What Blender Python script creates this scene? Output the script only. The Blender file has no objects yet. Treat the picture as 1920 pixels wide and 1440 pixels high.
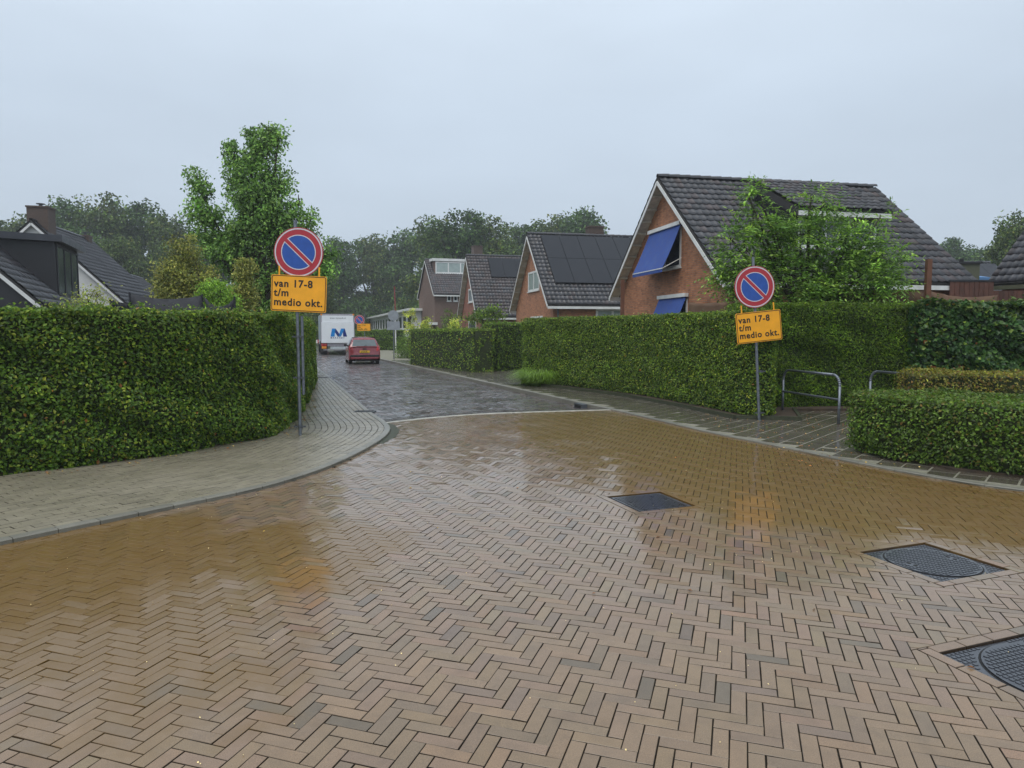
import bpy, math, random
import numpy as np
from mathutils import Vector, Matrix
R = math.radians
rng = np.random.default_rng(11)
random.seed(11)
S = bpy.context.scene
COL = S.collection
# ------------------------------------------------------------------ camera
FPX, CH = 1310.0, 1.7
TH = math.atan(100 / FPX); SN, CS = math.sin(TH), math.cos(TH)
cam = bpy.data.objects.new('camera', bpy.data.cameras.new('camera'))
COL.objects.link(cam); S.camera = cam
cam.location = (0, 0, CH); cam.rotation_euler = (R(90) - TH, 0, 0)
cam.data.sensor_width = 36; cam.data.lens = 36 * FPX / 1920
cam.data.clip_start = .05; cam.data.clip_end = 2000
# ------------------------------------------------------------------ world, sun, exposure
SUN_EL, SUN_AZ = R(58), R(-150)
W = bpy.data.worlds.new('World'); S.world = W; W.use_nodes = True
nt = W.node_tree; nt.nodes.clear()
def wn(t, **k):
    n = nt.nodes.new(t)
    for a, b in k.items(): setattr(n, a, b)
    return n
sky = wn('ShaderNodeTexSky', sky_type='NISHITA'); sky.sun_disc = False
sky.sun_elevation = SUN_EL; sky.sun_rotation = SUN_AZ
tc = wn('ShaderNodeTexCoord'); sep = wn('ShaderNodeSeparateXYZ'); nt.links.new(tc.outputs['Generated'], sep.inputs[0])
ramp = wn('ShaderNodeValToRGB'); nt.links.new(sep.outputs['Z'], ramp.inputs[0])
e = ramp.color_ramp.elements
e[0].position = 0.0; e[0].color = (4.4, 5.15, 6.0, 1)
e[1].position = 1.0; e[1].color = (8.3, 9.1, 9.9, 1)
for p, c in ((.10, (4.6, 5.35, 6.25, 1)), (.28, (5.1, 5.95, 6.95, 1)), (.5, (6.3, 7.2, 8.2, 1))):
    q = ramp.color_ramp.elements.new(p); q.color = c
noi = wn('ShaderNodeTexNoise'); noi.inputs['Scale'].default_value = 2.2; noi.inputs['Detail'].default_value = 3
mapn = wn('ShaderNodeMapping'); mapn.inputs['Scale'].default_value = (1, 1, 3)
nt.links.new(tc.outputs['Generated'], mapn.inputs[0]); nt.links.new(mapn.outputs[0], noi.inputs[0])
mr = wn('ShaderNodeMapRange'); mr.inputs[1].default_value = .3; mr.inputs[2].default_value = .7
mr.inputs[3].default_value = .93; mr.inputs[4].default_value = 1.06; nt.links.new(noi.outputs[0], mr.inputs[0])
vm = wn('ShaderNodeVectorMath', operation='SCALE'); nt.links.new(ramp.outputs[0], vm.inputs[0]); nt.links.new(mr.outputs[0], vm.inputs['Scale'])
mx = wn('ShaderNodeMix', data_type='RGBA'); mx.inputs[0].default_value = .94
nt.links.new(sky.outputs[0], mx.inputs[6]); nt.links.new(vm.outputs[0], mx.inputs[7])
bg = wn('ShaderNodeBackground'); bg.inputs[1].default_value = .11
out = wn('ShaderNodeOutputWorld'); nt.links.new(mx.outputs[2], bg.inputs[0]); nt.links.new(bg.outputs[0], out.inputs[0])
sun = bpy.data.objects.new('sun', bpy.data.lights.new('sun', 'SUN')); COL.objects.link(sun)
sun.data.energy = 1.4; sun.data.angle = R(35); sun.data.color = (1, .96, .9)
sd = Vector((math.cos(SUN_EL) * math.sin(SUN_AZ), math.cos(SUN_EL) * math.cos(SUN_AZ), math.sin(SUN_EL)))
sun.rotation_euler = sd.to_track_quat('Z', 'Y').to_euler()
S.view_settings.view_transform = 'Standard'; S.view_settings.look = 'None'
S.view_settings.exposure = 0.2; S.view_settings.gamma = 1; S.view_settings.use_curve_mapping = False
S.render.engine = 'CYCLES'
# ------------------------------------------------------------------ measuring the place
def ray(px, py):
    u = (px - 960) / FPX; v = (720 - py) / FPX
    return Vector((u, CS + v * SN, -SN + v * CS))
def G(px, py, z=0.0):
    d = ray(px, py); t = (z - CH) / d.z; return Vector((d.x * t, d.y * t, z))
def at(px, py, Y):
    d = ray(px, py); t = Y / d.y; return Vector((d.x * t, Y, CH + d.z * t))
def on_plane(px, py, o, n):
    d = ray(px, py); c = Vector((0, 0, CH)); t = (Vector(o) - c).dot(n) / d.dot(n); return c + d * t
def in_frame(x, y, z=0, m=0.0):
    dy = y * CS - (z - CH) * SN
    if dy < .3: return False
    u = x / dy; v = (y * SN + (z - CH) * CS) / dy
    return abs(u) < 960 / FPX + m and abs(v) < 720 / FPX + m
# ------------------------------------------------------------------ mesh helpers
def mesh_np(name, V, F, tint=None, smooth=False):
    """V (n,3); F (m,k) array or list of such arrays"""
    me = bpy.data.meshes.new(name)
    Fs = [f for f in (F if isinstance(F, list) else [F]) if len(f)]
    V = np.asarray(V, dtype=np.float32)
    me.vertices.add(len(V)); me.vertices.foreach_set('co', V.ravel())
    idx = np.concatenate([f.ravel() for f in Fs]).astype(np.int32)
    tot = np.concatenate([np.full(len(f), f.shape[1]) for f in Fs]).astype(np.int32)
    st = np.concatenate([[0], np.cumsum(tot)[:-1]]).astype(np.int32)
    me.loops.add(len(idx)); me.loops.foreach_set('vertex_index', idx)
    me.polygons.add(len(tot)); me.polygons.foreach_set('loop_start', st); me.polygons.foreach_set('loop_total', tot)
    me.polygons.foreach_set('use_smooth', np.full(len(tot), bool(smooth)))
    me.update(calc_edges=True)
    if tint is not None:
        a = me.color_attributes.new('tint', 'FLOAT_COLOR', 'POINT')
        c = np.ones((len(V), 4), dtype=np.float32); c[:, :3] = tint; a.data.foreach_set('color', c.ravel())
    return me
def link(name, me, m=None, parent=None, kind=None):
    o = bpy.data.objects.new(name, me); COL.objects.link(o)
    if m is not None and me is not None and not me.materials: me.materials.append(m)
    if parent is not None: o.parent = parent
    if kind: o['kind'] = kind
    return o
def PM(root):  # matrix of a root
    return Matrix.Translation(root.location) @ Matrix.Rotation(root.rotation_euler.z, 4, 'Z')
class MB:
    def __init__(s): s.v = []; s.f = []; s.t = []
    def add(s, vs, fs, M=None, tint=None):
        b = len(s.v)
        for p in vs:
            p = Vector(p)
            if M is not None: p = M @ p
            s.v.append(tuple(p)); s.t.append(tint or (1, 1, 1))
        s.f += [tuple(b + i for i in f) for f in fs]
        return s
    def box(s, x0, x1, y0, y1, z0, z1, M=None, tint=None):
        vs = [(x, y, z) for z in (z0, z1) for y in (y0, y1) for x in (x0, x1)]
        return s.add(vs, [(0, 2, 3, 1), (4, 5, 7, 6), (0, 1, 5, 4), (2, 6, 7, 3), (0, 4, 6, 2), (1, 3, 7, 5)], M, tint)
    def cb(s, cx, cy, cz, sx, sy, sz, M=None, tint=None):
        return s.box(cx - sx / 2, cx + sx / 2, cy - sy / 2, cy + sy / 2, cz - sz / 2, cz + sz / 2, M, tint)
    def bar(s, p, q, w, h=None, up=(0, 0, 1), tint=None):
        p, q = Vector(p), Vector(q); d = (q - p); L = d.length; d.normalize()
        u = Vector(up); sx = d.cross(u)
        if sx.length < 1e-4: sx = d.cross(Vector((0, 1, 0)))
        sx.normalize(); uz = sx.cross(d); h = h or w
        M = Matrix((( *sx, 0), (*d, 0), (*uz, 0), (0, 0, 0, 1))).transposed(); M.translation = p
        return s.box(-w / 2, w / 2, 0, L, -h / 2, h / 2, M, tint)
    def tube(s, p, q, r, r2=None, n=10, caps=True, tint=None):
        p, q = Vector(p), Vector(q); r2 = r if r2 is None else r2
        d = (q - p).normalized(); a = d.orthogonal().normalized(); b = d.cross(a)
        vs = []
        for c, rr in ((p, r), (q, r2)):
            for i in range(n):
                t = 2 * math.pi * i / n; vs.append(c + (a * math.cos(t) + b * math.sin(t)) * rr)
        fs = [(i, (i + 1) % n, n + (i + 1) % n, n + i) for i in range(n)]
        if caps: fs += [tuple(range(n))[::-1], tuple(range(n, 2 * n))]
        return s.add(vs, fs, None, tint)
    def path(s, pts, r, n=8):
        for a, b in zip(pts[:-1], pts[1:]): s.tube(a, b, r, n=n)
        return s
    def prism(s, poly, z0, z1, M=None, tint=None):
        n = len(poly)
        vs = [(p[0], p[1], z0) for p in poly] + [(p[0], p[1], z1) for p in poly]
        fs = [tuple(range(n))[::-1], tuple(range(n, 2 * n))] + [(i, (i + 1) % n, n + (i + 1) % n, n + i) for i in range(n)]
        return s.add(vs, fs, M, tint)
    def quad(s, a, b, c, d, tint=None): return s.add([a, b, c, d], [(0, 1, 2, 3)], None, tint)
    def split(s):
        par = list(range(len(s.v)))
        def fd(a):
            while par[a] != a: par[a] = par[par[a]]; a = par[a]
            return a
        for f in s.f:
            for i in f[1:]: par[fd(i)] = fd(f[0])
        gr = {}
        for f in s.f: gr.setdefault(fd(f[0]), []).append(f)
        res = []
        for fs in gr.values():
            b = MB(); mp = {}
            for f in fs:
                for i in f:
                    if i not in mp: mp[i] = len(b.v); b.v.append(s.v[i]); b.t.append(s.t[i])
                b.f.append(tuple(mp[i] for i in f))
            res.append(b)
        return res
    def build_each(s, name, m, parent=None, **k):
        return [b.build(name, m, parent, **k) for b in s.split()]
    def build(s, name, m, parent=None, smooth=False, world=False, kind=None, bevel=0):
        me = bpy.data.meshes.new(name); me.from_pydata(s.v, [], s.f); me.update()
        a = me.color_attributes.new('tint', 'FLOAT_COLOR', 'POINT')
        c = np.ones((len(s.v), 4), dtype=np.float32); c[:, :3] = np.array(s.t, dtype=np.float32).reshape(-1, 3); a.data.foreach_set('color', c.ravel())
        if smooth: me.shade_smooth()
        if smooth == 'auto':
            me.set_sharp_from_angle(angle=R(40))
        o = link(name, me, m, parent, kind)
        if world and parent is not None: o.matrix_parent_inverse = PM(parent).inverted()
        if bevel:
            b = o.modifiers.new('bevel', 'BEVEL'); b.width = bevel; b.segments = 2; b.limit_method = 'ANGLE'
        return o
def thing(name, label, cat, loc=(0, 0, 0), rz=0.0, group=None):
    o = bpy.data.objects.new(name, None); COL.objects.link(o); o.empty_display_size = .3
    o.location = loc; o.rotation_euler = (0, 0, rz); return tag(o, label, cat, group)
def tag(o, label, cat, group=None):
    o['label'] = label; o['category'] = cat
    if group: o['group'] = group
    return o
# ------------------------------------------------------------------ materials
MATS = {}
def nodes_of(name):
    m = bpy.data.materials.new(name); m.use_nodes = True; t = m.node_tree
    return m, t, t.nodes['Principled BSDF']
def N(t, typ, **k):
    n = t.nodes.new(typ)
    for a, b in k.items(): setattr(n, a, b)
    return n
def noise(t, scale, detail=4, vec=None, dim='Object', rough=.55):
    n = N(t, 'ShaderNodeTexNoise'); n.inputs['Scale'].default_value = scale; n.inputs['Detail'].default_value = detail
    n.inputs['Roughness'].default_value = rough
    if vec is None:
        if dim == 'world': vec = N(t, 'ShaderNodeNewGeometry').outputs['Position']
        else: vec = N(t, 'ShaderNodeTexCoord').outputs[dim]
    t.links.new(vec, n.inputs['Vector']); return n.outputs[0]
def rng_map(t, src, a, b, c, d):
    n = N(t, 'ShaderNodeMapRange')
    for i, x in enumerate((a, b, c, d)): n.inputs[i + 1].default_value = x
    t.links.new(src, n.inputs[0]); return n.outputs[0]
def mixc(t, fac, a, b, mode='MIX'):
    n = N(t, 'ShaderNodeMix', data_type='RGBA', blend_type=mode)
    for i, x in ((0, fac), (6, a), (7, b)):
        if isinstance(x, bpy.types.NodeSocket): t.links.new(x, n.inputs[i])
        else: n.inputs[i].default_value = x if i == 0 else (*x[:3], 1)
    return n.outputs[2]
def mat(name, col, rough=.6, var=.18, scale=6, metal=0, spec=.5, coat=0, bump=0, bscale=60, tint=False, dirt=None, world=False):
    if name in MATS: return MATS[name]
    m, t, b = nodes_of(name); dim = 'world' if world else 'Object'
    c2 = tuple(max(0, x * (1 - var)) for x in col); c3 = tuple(x * (1 + var) for x in col)
    n1 = noise(t, scale, 5, dim=dim)
    c = mixc(t, rng_map(t, n1, .3, .7, 0, 1), c2, c3)
    if dirt:
        n2 = noise(t, scale * .35, 6, dim=dim); c = mixc(t, rng_map(t, n2, .5, .75, 0, .7), c, dirt)
    if tint:
        a = N(t, 'ShaderNodeAttribute', attribute_name='tint'); c = mixc(t, 1.0, c, a.outputs['Color'], 'MULTIPLY')
    t.links.new(c, b.inputs['Base Color'])
    t.links.new(rng_map(t, n1, .3, .7, max(.03, rough - .08), min(1, rough + .08)), b.inputs['Roughness'])
    b.inputs['Metallic'].default_value = metal; b.inputs['Specular IOR Level'].default_value = spec
    b.inputs['Coat Weight'].default_value = coat; b.inputs['Coat Roughness'].default_value = .08
    if bump:
        bn = N(t, 'ShaderNodeBump'); bn.inputs['Strength'].default_value = bump; bn.inputs['Distance'].default_value = .01
        t.links.new(noise(t, bscale, 5, dim=dim), bn.inputs['Height']); t.links.new(bn.outputs[0], b.inputs['Normal'])
    MATS[name] = m; return m
def leafmat(name, trans=.32, rough=.42):
    if name in MATS: return MATS[name]
    m, t, b = nodes_of(name)
    a = N(t, 'ShaderNodeAttribute', attribute_name='tint')
    b.inputs['Roughness'].default_value = rough; b.inputs['Specular IOR Level'].default_value = .45
    t.links.new(a.outputs['Color'], b.inputs['Base Color'])
    tr = N(t, 'ShaderNodeBsdfTranslucent'); hs = N(t, 'ShaderNodeHueSaturation'); hs.inputs['Value'].default_value = 1.3
    t.links.new(a.outputs['Color'], hs.inputs['Color']); t.links.new(hs.outputs[0], tr.inputs[0])
    ms = N(t, 'ShaderNodeMixShader'); ms.inputs[0].default_value = trans
    t.links.new(b.outputs[0], ms.inputs[1]); t.links.new(tr.outputs[0], ms.inputs[2])
    t.links.new(ms.outputs[0], t.nodes['Material Output'].inputs[0]); MATS[name] = m; return m
def brickmat(name, c1, c2, mortar, bw=.22, bh=.0625, rough=.75):
    m, t, b = nodes_of(name)
    tcn = N(t, 'ShaderNodeTexCoord'); sp = N(t, 'ShaderNodeSeparateXYZ'); t.links.new(tcn.outputs['Object'], sp.inputs[0])
    ad = N(t, 'ShaderNodeMath', operation='ADD'); t.links.new(sp.outputs[0], ad.inputs[0]); t.links.new(sp.outputs[1], ad.inputs[1])
    cb = N(t, 'ShaderNodeCombineXYZ'); t.links.new(ad.outputs[0], cb.inputs[0]); t.links.new(sp.outputs[2], cb.inputs[1])
    br = N(t, 'ShaderNodeTexBrick'); t.links.new(cb.outputs[0], br.inputs['Vector'])
    br.inputs['Scale'].default_value = 1; br.inputs['Brick Width'].default_value = bw; br.inputs['Row Height'].default_value = bh
    br.inputs['Mortar Size'].default_value = .007; br.inputs['Bias'].default_value = -.1
    br.inputs['Color1'].default_value = (*c1, 1); br.inputs['Color2'].default_value = (*c2, 1); br.inputs['Mortar'].default_value = (*mortar, 1)
    n1 = noise(t, 1.3, 6); n2 = noise(t, 5, 4)
    c = mixc(t, rng_map(t, n1, .35, .75, 0, .45), br.outputs[0], tuple(x * .55 for x in c2))
    c = mixc(t, rng_map(t, n2, .35, .65, 0, .5), c, tuple(x * 1.25 for x in c1), 'MIX')
    c = mixc(t, br.outputs[1], c, mortar)
    t.links.new(c, b.inputs['Base Color']); b.inputs['Roughness'].default_value = rough
    bn = N(t, 'ShaderNodeBump', invert=True); bn.inputs['Strength'].default_value = .6; bn.inputs['Distance'].default_value = .01
    t.links.new(br.outputs[1], bn.inputs['Height']); t.links.new(bn.outputs[0], b.inputs['Normal'])
    return m
def wetbrick(name, base, silt_refl, silt_refl_amt, wet_lo, wet_hi, grain=.25, dry=None):
    """wet clay pavers: per-brick tint, ochre patches part silty ground, part painted hedge reflection, water film varying the gloss"""
    m, t, b = nodes_of(name)
    pos = N(t, 'ShaderNodeNewGeometry').outputs['Position']
    a = N(t, 'ShaderNodeAttribute', attribute_name='tint')
    fine = noise(t, 240, 3, pos); med = noise(t, 9, 5, pos); big = noise(t, .55, 4, pos)
    c = mixc(t, rng_map(t, fine, .35, .65, 0, 1), tuple(x * .78 for x in base), tuple(x * 1.2 for x in base))
    c = mixc(t, rng_map(t, med, .45, .8, 0, .55), c, tuple(x * .62 for x in base))
    c = mixc(t, 1.0, c, a.outputs['Color'], 'MULTIPLY')
    mask = None
    if silt_refl_amt:
        sp = N(t, 'ShaderNodeSeparateXYZ'); t.links.new(pos, sp.inputs[0])
        # ochre patches by both kerbs: silty ground plus painted-in reflection of the hedges
        ds = []
        for (cx, cy, rx, ry, an) in ((-3.0, 5.0, 2.5, .95, -.9), (-1.55, 5.3, .75, .9, 0), (2.5, 10.2, 4.6, 2.0, -1.15), (3.9, 6.9, 3.4, 1.7, -.55)):
            mp = N(t, 'ShaderNodeMapping', vector_type='TEXTURE'); mp.inputs['Location'].default_value = (cx, cy, 0); mp.inputs['Rotation'].default_value = (0, 0, an)
            mp.inputs['Scale'].default_value = (rx, ry, 1e4); t.links.new(pos, mp.inputs[0])
            ln = N(t, 'ShaderNodeVectorMath', operation='LENGTH'); t.links.new(mp.outputs[0], ln.inputs[0]); ds.append(ln.outputs['Value'])
        while len(ds) > 1:
            mn = N(t, 'ShaderNodeMath', operation='MINIMUM'); t.links.new(ds.pop(), mn.inputs[0]); t.links.new(ds.pop(), mn.inputs[1]); ds.append(mn.outputs[0])
        ad = N(t, 'ShaderNodeMath', operation='ADD'); t.links.new(ds[0], ad.inputs[0])
        t.links.new(rng_map(t, noise(t, 1.6, 6, pos), .25, .75, -.35, .35), ad.inputs[1])
        mask = rng_map(t, ad.outputs[0], .85, 1.15, 1, 0)
        md = N(t, 'ShaderNodeMath', operation='MULTIPLY'); t.links.new(mask, md.inputs[0])
        t.links.new(rng_map(t, med, .3, .6, .75 * silt_refl_amt, silt_refl_amt), md.inputs[1])
        c = mixc(t, md.outputs[0], c, silt_refl)
    t.links.new(c, b.inputs['Base Color'])
    gl = noise(t, 1.1, 4, pos)
    r = rng_map(t, gl, .35, .65, wet_lo, wet_hi)
    if mask is not None:
        spy = N(t, 'ShaderNodeSeparateXYZ'); t.links.new(pos, spy.inputs[0])
        mm = N(t, 'ShaderNodeMix', data_type='FLOAT'); t.links.new(rng_map(t, spy.outputs[1], 3.0, 5.5, 0, 1), mm.inputs[0])
        mm.inputs[2].default_value = dry or wet_hi; t.links.new(r, mm.inputs[3]); r = mm.outputs[0]
    t.links.new(r, b.inputs['Coat Roughness'])
    b.inputs['Roughness'].default_value = .6; b.inputs['Coat Weight'].default_value = 1.0; b.inputs['Coat IOR'].default_value = 1.42
    b.inputs['Specular IOR Level'].default_value = .2
    bn = N(t, 'ShaderNodeBump'); bn.inputs['Strength'].default_value = grain; bn.inputs['Distance'].default_value = .002
    t.links.new(fine, bn.inputs['Height']); t.links.new(bn.outputs[0], b.inputs['Normal'])
    b2 = N(t, 'ShaderNodeBump'); b2.inputs['Strength'].default_value = .06; b2.inputs['Distance'].default_value = .01
    t.links.new(noise(t, 9, 2, pos), b2.inputs['Height']); t.links.new(b2.outputs[0], b.inputs['Coat Normal'])
    return m
M_ROADBRICK = wetbrick('clay_paver', (.218, .145, .083), (.16, .088, .017), .95, .05, .16, dry=.22)
M_DARKBRICK = wetbrick('grey_paver', (.10, .09, .088), None, 0, .12, .28)
M_PAVER = wetbrick('concrete_paver', (.26, .228, .165), None, 0, .2, .42)
M_SLAB = wetbrick('concrete_slab', (.095, .08, .06), None, 0, .10, .25)
M_KERB = wetbrick('kerb_stone', (.19, .18, .145), None, 0, .3, .5)
M_MOSS = mat('mossy_stone', (.04, .045, .022), .6, .5, 14, world=True, bump=1)
M_JOINT = mat('joint_sand', (.016, .013, .009), .9, .3, 30, world=True, bump=.1, spec=.15)
M_SOIL = mat('soil', (.05, .035, .022), .9, .5, 9, world=True, bump=.8, bscale=30, dirt=(.09, .045, .025))
M_GRASS = mat('garden_ground', (.045, .06, .02), .9, .4, 3, world=True)
M_STRIP = mat('white_kerb', (.55, .53, .46), .35, .25, 8, coat=.3, world=True)
M_IRON = mat('cast_iron', (.055, .058, .068), .32, .3, 20, metal=.5, coat=.5, bump=.2)
M_BLACK = mat('black_void', (.008, .008, .008), .8)
M_GALV = mat('galvanised', (.20, .22, .25), .5, .25, 25, metal=.75, bump=.1)
M_GALVD = mat('galvanised_dark', (.11, .12, .13), .5, .3, 25, metal=.6)
M_WHITE = mat('white_paint', (.72, .72, .70), .4, .08, 4, dirt=(.5, .5, .46))
M_SOFF = mat('weathered_soffit', (.55, .52, .44), .7, .2, 5, dirt=(.22, .2, .15))
M_TILE = mat('roof_tile', (.046, .046, .052), .38, .25, 5, tint=True, bump=.15, dirt=(.07, .058, .05))
M_TILED = mat('roof_tile_dark', (.038, .038, .045), .36, .25, 5, tint=True, bump=.15)
M_ROOFB = mat('roof_underlay', (.03, .028, .028), .8)
M_SOLAR = mat('solar_glass', (.010, .012, .018), .4, .1, 2, spec=.3)
M_GLASS = mat('window_glass', (.03, .04, .045), .06, .1, 1, spec=.9)
M_CURT = mat('curtained_glass', (.33, .40, .38), .15, .12, 3, spec=.7, coat=.6)
M_DARKWOOD = mat('black_cladding', (.018, .018, .022), .5, .2, 8)
M_FASC = mat('dark_fascia', (.045, .048, .06), .4, .15, 5)
M_BLUE = mat('blue_canvas', (.022, .062, .27), .7, .15, 6, dirt=(.035, .09, .30))
M_REDWOOD = mat('red_brown_boards', (.10, .038, .024), .65, .3, 6, tint=True)
M_OLIVE = mat('olive_painted', (.085, .09, .055), .6, .15, 5)
M_BWALL1 = brickmat('orange_brick', (.50, .205, .095), (.20, .065, .032), (.24, .18, .13))
M_BWALL3 = brickmat('red_brick', (.36, .13, .08), (.15, .05, .035), (.2, .15, .12))
M_BWALL4 = brickmat('brown_brick', (.17, .10, .075), (.13, .075, .055), (.15, .12, .10))
M_CHIM = brickmat('chimney_brick', (.10, .06, .045), (.07, .045, .035), (.08, .07, .06))
M_LEAF = leafmat('leaf'); M_LEAFD = leafmat('leaf_soft', .15, .55)
M_BARK = mat('bark', (.06, .05, .038), .9, .35, 10, bump=.6)
M_TWIG = mat('hedge_twigs', (.032, .045, .014), .95, .4, 12)
# ------------------------------------------------------------------ geometry of the setting
def smooth_curve(pts, step=.1):
    P = [Vector((p[0], p[1])) for p in pts]; P = [P[0] * 2 - P[1]] + P + [P[-1] * 2 - P[-2]]
    out = []
    for i in range(1, len(P) - 2):
        n = max(2, int((P[i + 1] - P[i]).length / step))
        for k in range(n):
            t = k / n; a, b, c, d = P[i - 1], P[i], P[i + 1], P[i + 2]
            out.append(.5 * ((2 * b) + (c - a) * t + (2 * a - 5 * b + 4 * c - d) * t * t + (3 * b - a - 3 * c + d) * t ** 3))
    out.append(P[-2]); return np.array([(p.x, p.y) for p in out])
def offset(C, d):
    T = np.gradient(C, axis=0); T /= np.linalg.norm(T, axis=1)[:, None]
    return C + np.stack([-T[:, 1], T[:, 0]], 1) * d   # +d = left of travel
def resample(C, step, phase=0.0):
    s = np.concatenate([[0], np.cumsum(np.linalg.norm(np.diff(C, axis=0), axis=1))])
    q = np.arange(phase, s[-1], step); return np.stack([np.interp(q, s, C[:, 0]), np.interp(q, s, C[:, 1])], 1)
kerbL = smooth_curve([(-9.5, -3.5), (-6.2, 2.4), (-4.06, 5.43), (-3.21, 6.6), (-2.64, 7.45), (-2.24, 8.65), (-2.03, 10.34), (-2.05, 11.66), (-2.32, 12.75), (-2.94, 14.42), (-4.6, 19.3), (-8.72, 31.42), (-13.2, 44.5), (-19.5, 59.5), (-30, 78)])
kerbR = smooth_curve([(20, 2.2), (12, 3.9), (7.6, 5.7), (5.5, 7.2), (4.83, 8.0), (4.2, 9.3), (4.0, 9.85), (3.3, 11.48), (2.72, 13.2), (2.1, 15.0), (.85, 18.3), (-2.85, 28.2), (-6.39, 37.8), (-12.0, 53), (-15.5, 60.5), (-26, 80)])
STRIP = smooth_curve([(-2.6, 12.66), (-2.35, 12.84), (-1.45, 13.68), (-.33, 14.32), (2.02, 14.95), (2.4, 15.05)])
def inside(poly, P):
    x, y = P[:, 0], P[:, 1]; r = np.zeros(len(P), bool); n = len(poly); j = n - 1
    for i in range(n):
        xi, yi = poly[i]; xj, yj = poly[j]
        c = ((yi > y) != (yj > y)) & (x < (xj - xi) * (y - yi) / (yj - yi + 1e-12) + xi)
        r ^= c; j = i
    return r
def idx_near(C, y): return int(np.argmin(abs(C[:, 1] - y)))
def zroad(x, y):
    # the side street lies 8 cm below the raised junction, with a short ramp behind the white strip
    ys = np.interp(x, STRIP[:, 0], STRIP[:, 1]); t = np.clip((y - ys - .05) / 1.3, 0, 1)
    return -.08 * t * t * (3 - 2 * t)
iL, iR = idx_near(kerbL, 12.75), idx_near(kerbR, 15.0)
plaza_poly = np.concatenate([offset(kerbL[:iL + 1], .06), STRIP, offset(kerbR[:iR + 1], -.06)[::-1]])
road_poly = np.concatenate([STRIP[::-1], offset(kerbL[iL:], .05), offset(kerbR[iR:], -.05)[::-1]])
g = MB(); g.quad((-600, -300, -.16), (600, -300, -.16), (600, 900, -.16), (-600, 900, -.16)).build('ground', M_GRASS, kind='structure')
def sheet(name, poly, z, m, zf=None):
    b = MB(); b.add([(p[0], p[1], z) for p in poly], [tuple(range(len(poly)))]); o = b.build(name, m, kind='structure'); return o
plaza = sheet('intersection', np.concatenate([plaza_poly, [(20, -3.5), (-9, -3.5)]]), -.02, M_JOINT)
_b = MB(); _L = resample(offset(kerbL[iL:], .05), .4); _n = len(_L); _Rr = offset(kerbR[iR:], -.05)
_si = np.linspace(0, 1, _n); _q = np.linspace(0, 1, len(_Rr)); _R = np.stack([np.interp(_si, _q, _Rr[:, 0]), np.interp(_si, _q, _Rr[:, 1])], 1)
_L[0] = STRIP[0]; _vs = []
for _i in range(_n):
    for _k in range(9): p = _L[_i] * (1 - _k / 8) + _R[_i] * _k / 8; _vs.append((p[0], p[1], float(zroad(p[0], p[1])) - .012))
_b.add(_vs, [(_i * 9 + _k, _i * 9 + _k + 1, (_i + 1) * 9 + _k + 1, (_i + 1) * 9 + _k) for _i in range(_n - 1) for _k in range(8)])
road = _b.build('street', M_JOINT, kind='structure')
# side street joint bed follows the ramp through its own narrow sheet
ROT = {}
def rot2(a): return np.array([[math.cos(a), math.sin(a)], [-math.sin(a), math.cos(a)]])
COVERS = [((.97, 7.07), .64), ((2.68, 5.27), .68), ((2.26, 3.58), .78)]
CA = R(20.5); CE = np.array([math.cos(CA), math.sin(CA)]); CN = np.array([-math.sin(CA), math.cos(CA)])
def cover_poly(c, s, m):
    o = np.array(c) - CE * m + CN * m; w = s + 2 * m
    return np.array([o - CN * w, o - CN * w + CE * w, o + CE * w, o])   # ccw
def clip_half(poly, p, n, keep_in):
    out = []; m = len(poly)
    for i in range(m):
        a, b = poly[i], poly[(i + 1) % m]; da, db = np.dot(a - p, n), np.dot(b - p, n)
        if not keep_in: da, db = -da, -db
        if da >= 0: out.append(a)
        if (da >= 0) != (db >= 0): out.append(a + (b - a) * da / (da - db))
    return out
def subtract(poly, hole):
    res = []; cur = [np.array(p) for p in poly]; m = len(hole)
    for i in range(m):
        a, b = hole[i], hole[(i + 1) % m]; e_ = b - a; n = np.array([-e_[1], e_[0]])
        o = clip_half(cur, a, n, False)
        if len(o) >= 3 and area(o) > 2e-4: res.append(o)
        cur = clip_half(cur, a, n, True)
        if len(cur) < 3: break
    return res
def area(p):
    p = np.array(p); return abs(np.dot(p[:, 0], np.roll(p[:, 1], -1)) - np.dot(p[:, 1], np.roll(p[:, 0], -1))) / 2
def brick_tints(n, kind):
    v = rng.normal(1, .055, n)
    if kind == 'clay':
        c = np.stack([v * rng.normal(1.0, .02, n), v * rng.normal(1, .02, n), v * rng.normal(1, .04, n)], 1)
        grey = rng.random(n) < .035; c[grey] *= np.array([.68, .75, .82]); half = (rng.random(n) < .10) & ~grey; c[half] *= np.array([.86, .89, .94])
        red = (rng.random(n) < .06) & ~grey; c[red] *= np.array([1.04, .96, .92])
    elif kind == 'dark':
        c = v[:, None] * np.ones(3) * rng.uniform(.7, 1.35, n)[:, None]; red = rng.random(n) < .25; c[red] *= np.array([1.25, .95, .85])
    else:
        c = v[:, None] * np.ones(3); q = rng.random(n) < .12; c[q] *= .88
    return c
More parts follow.
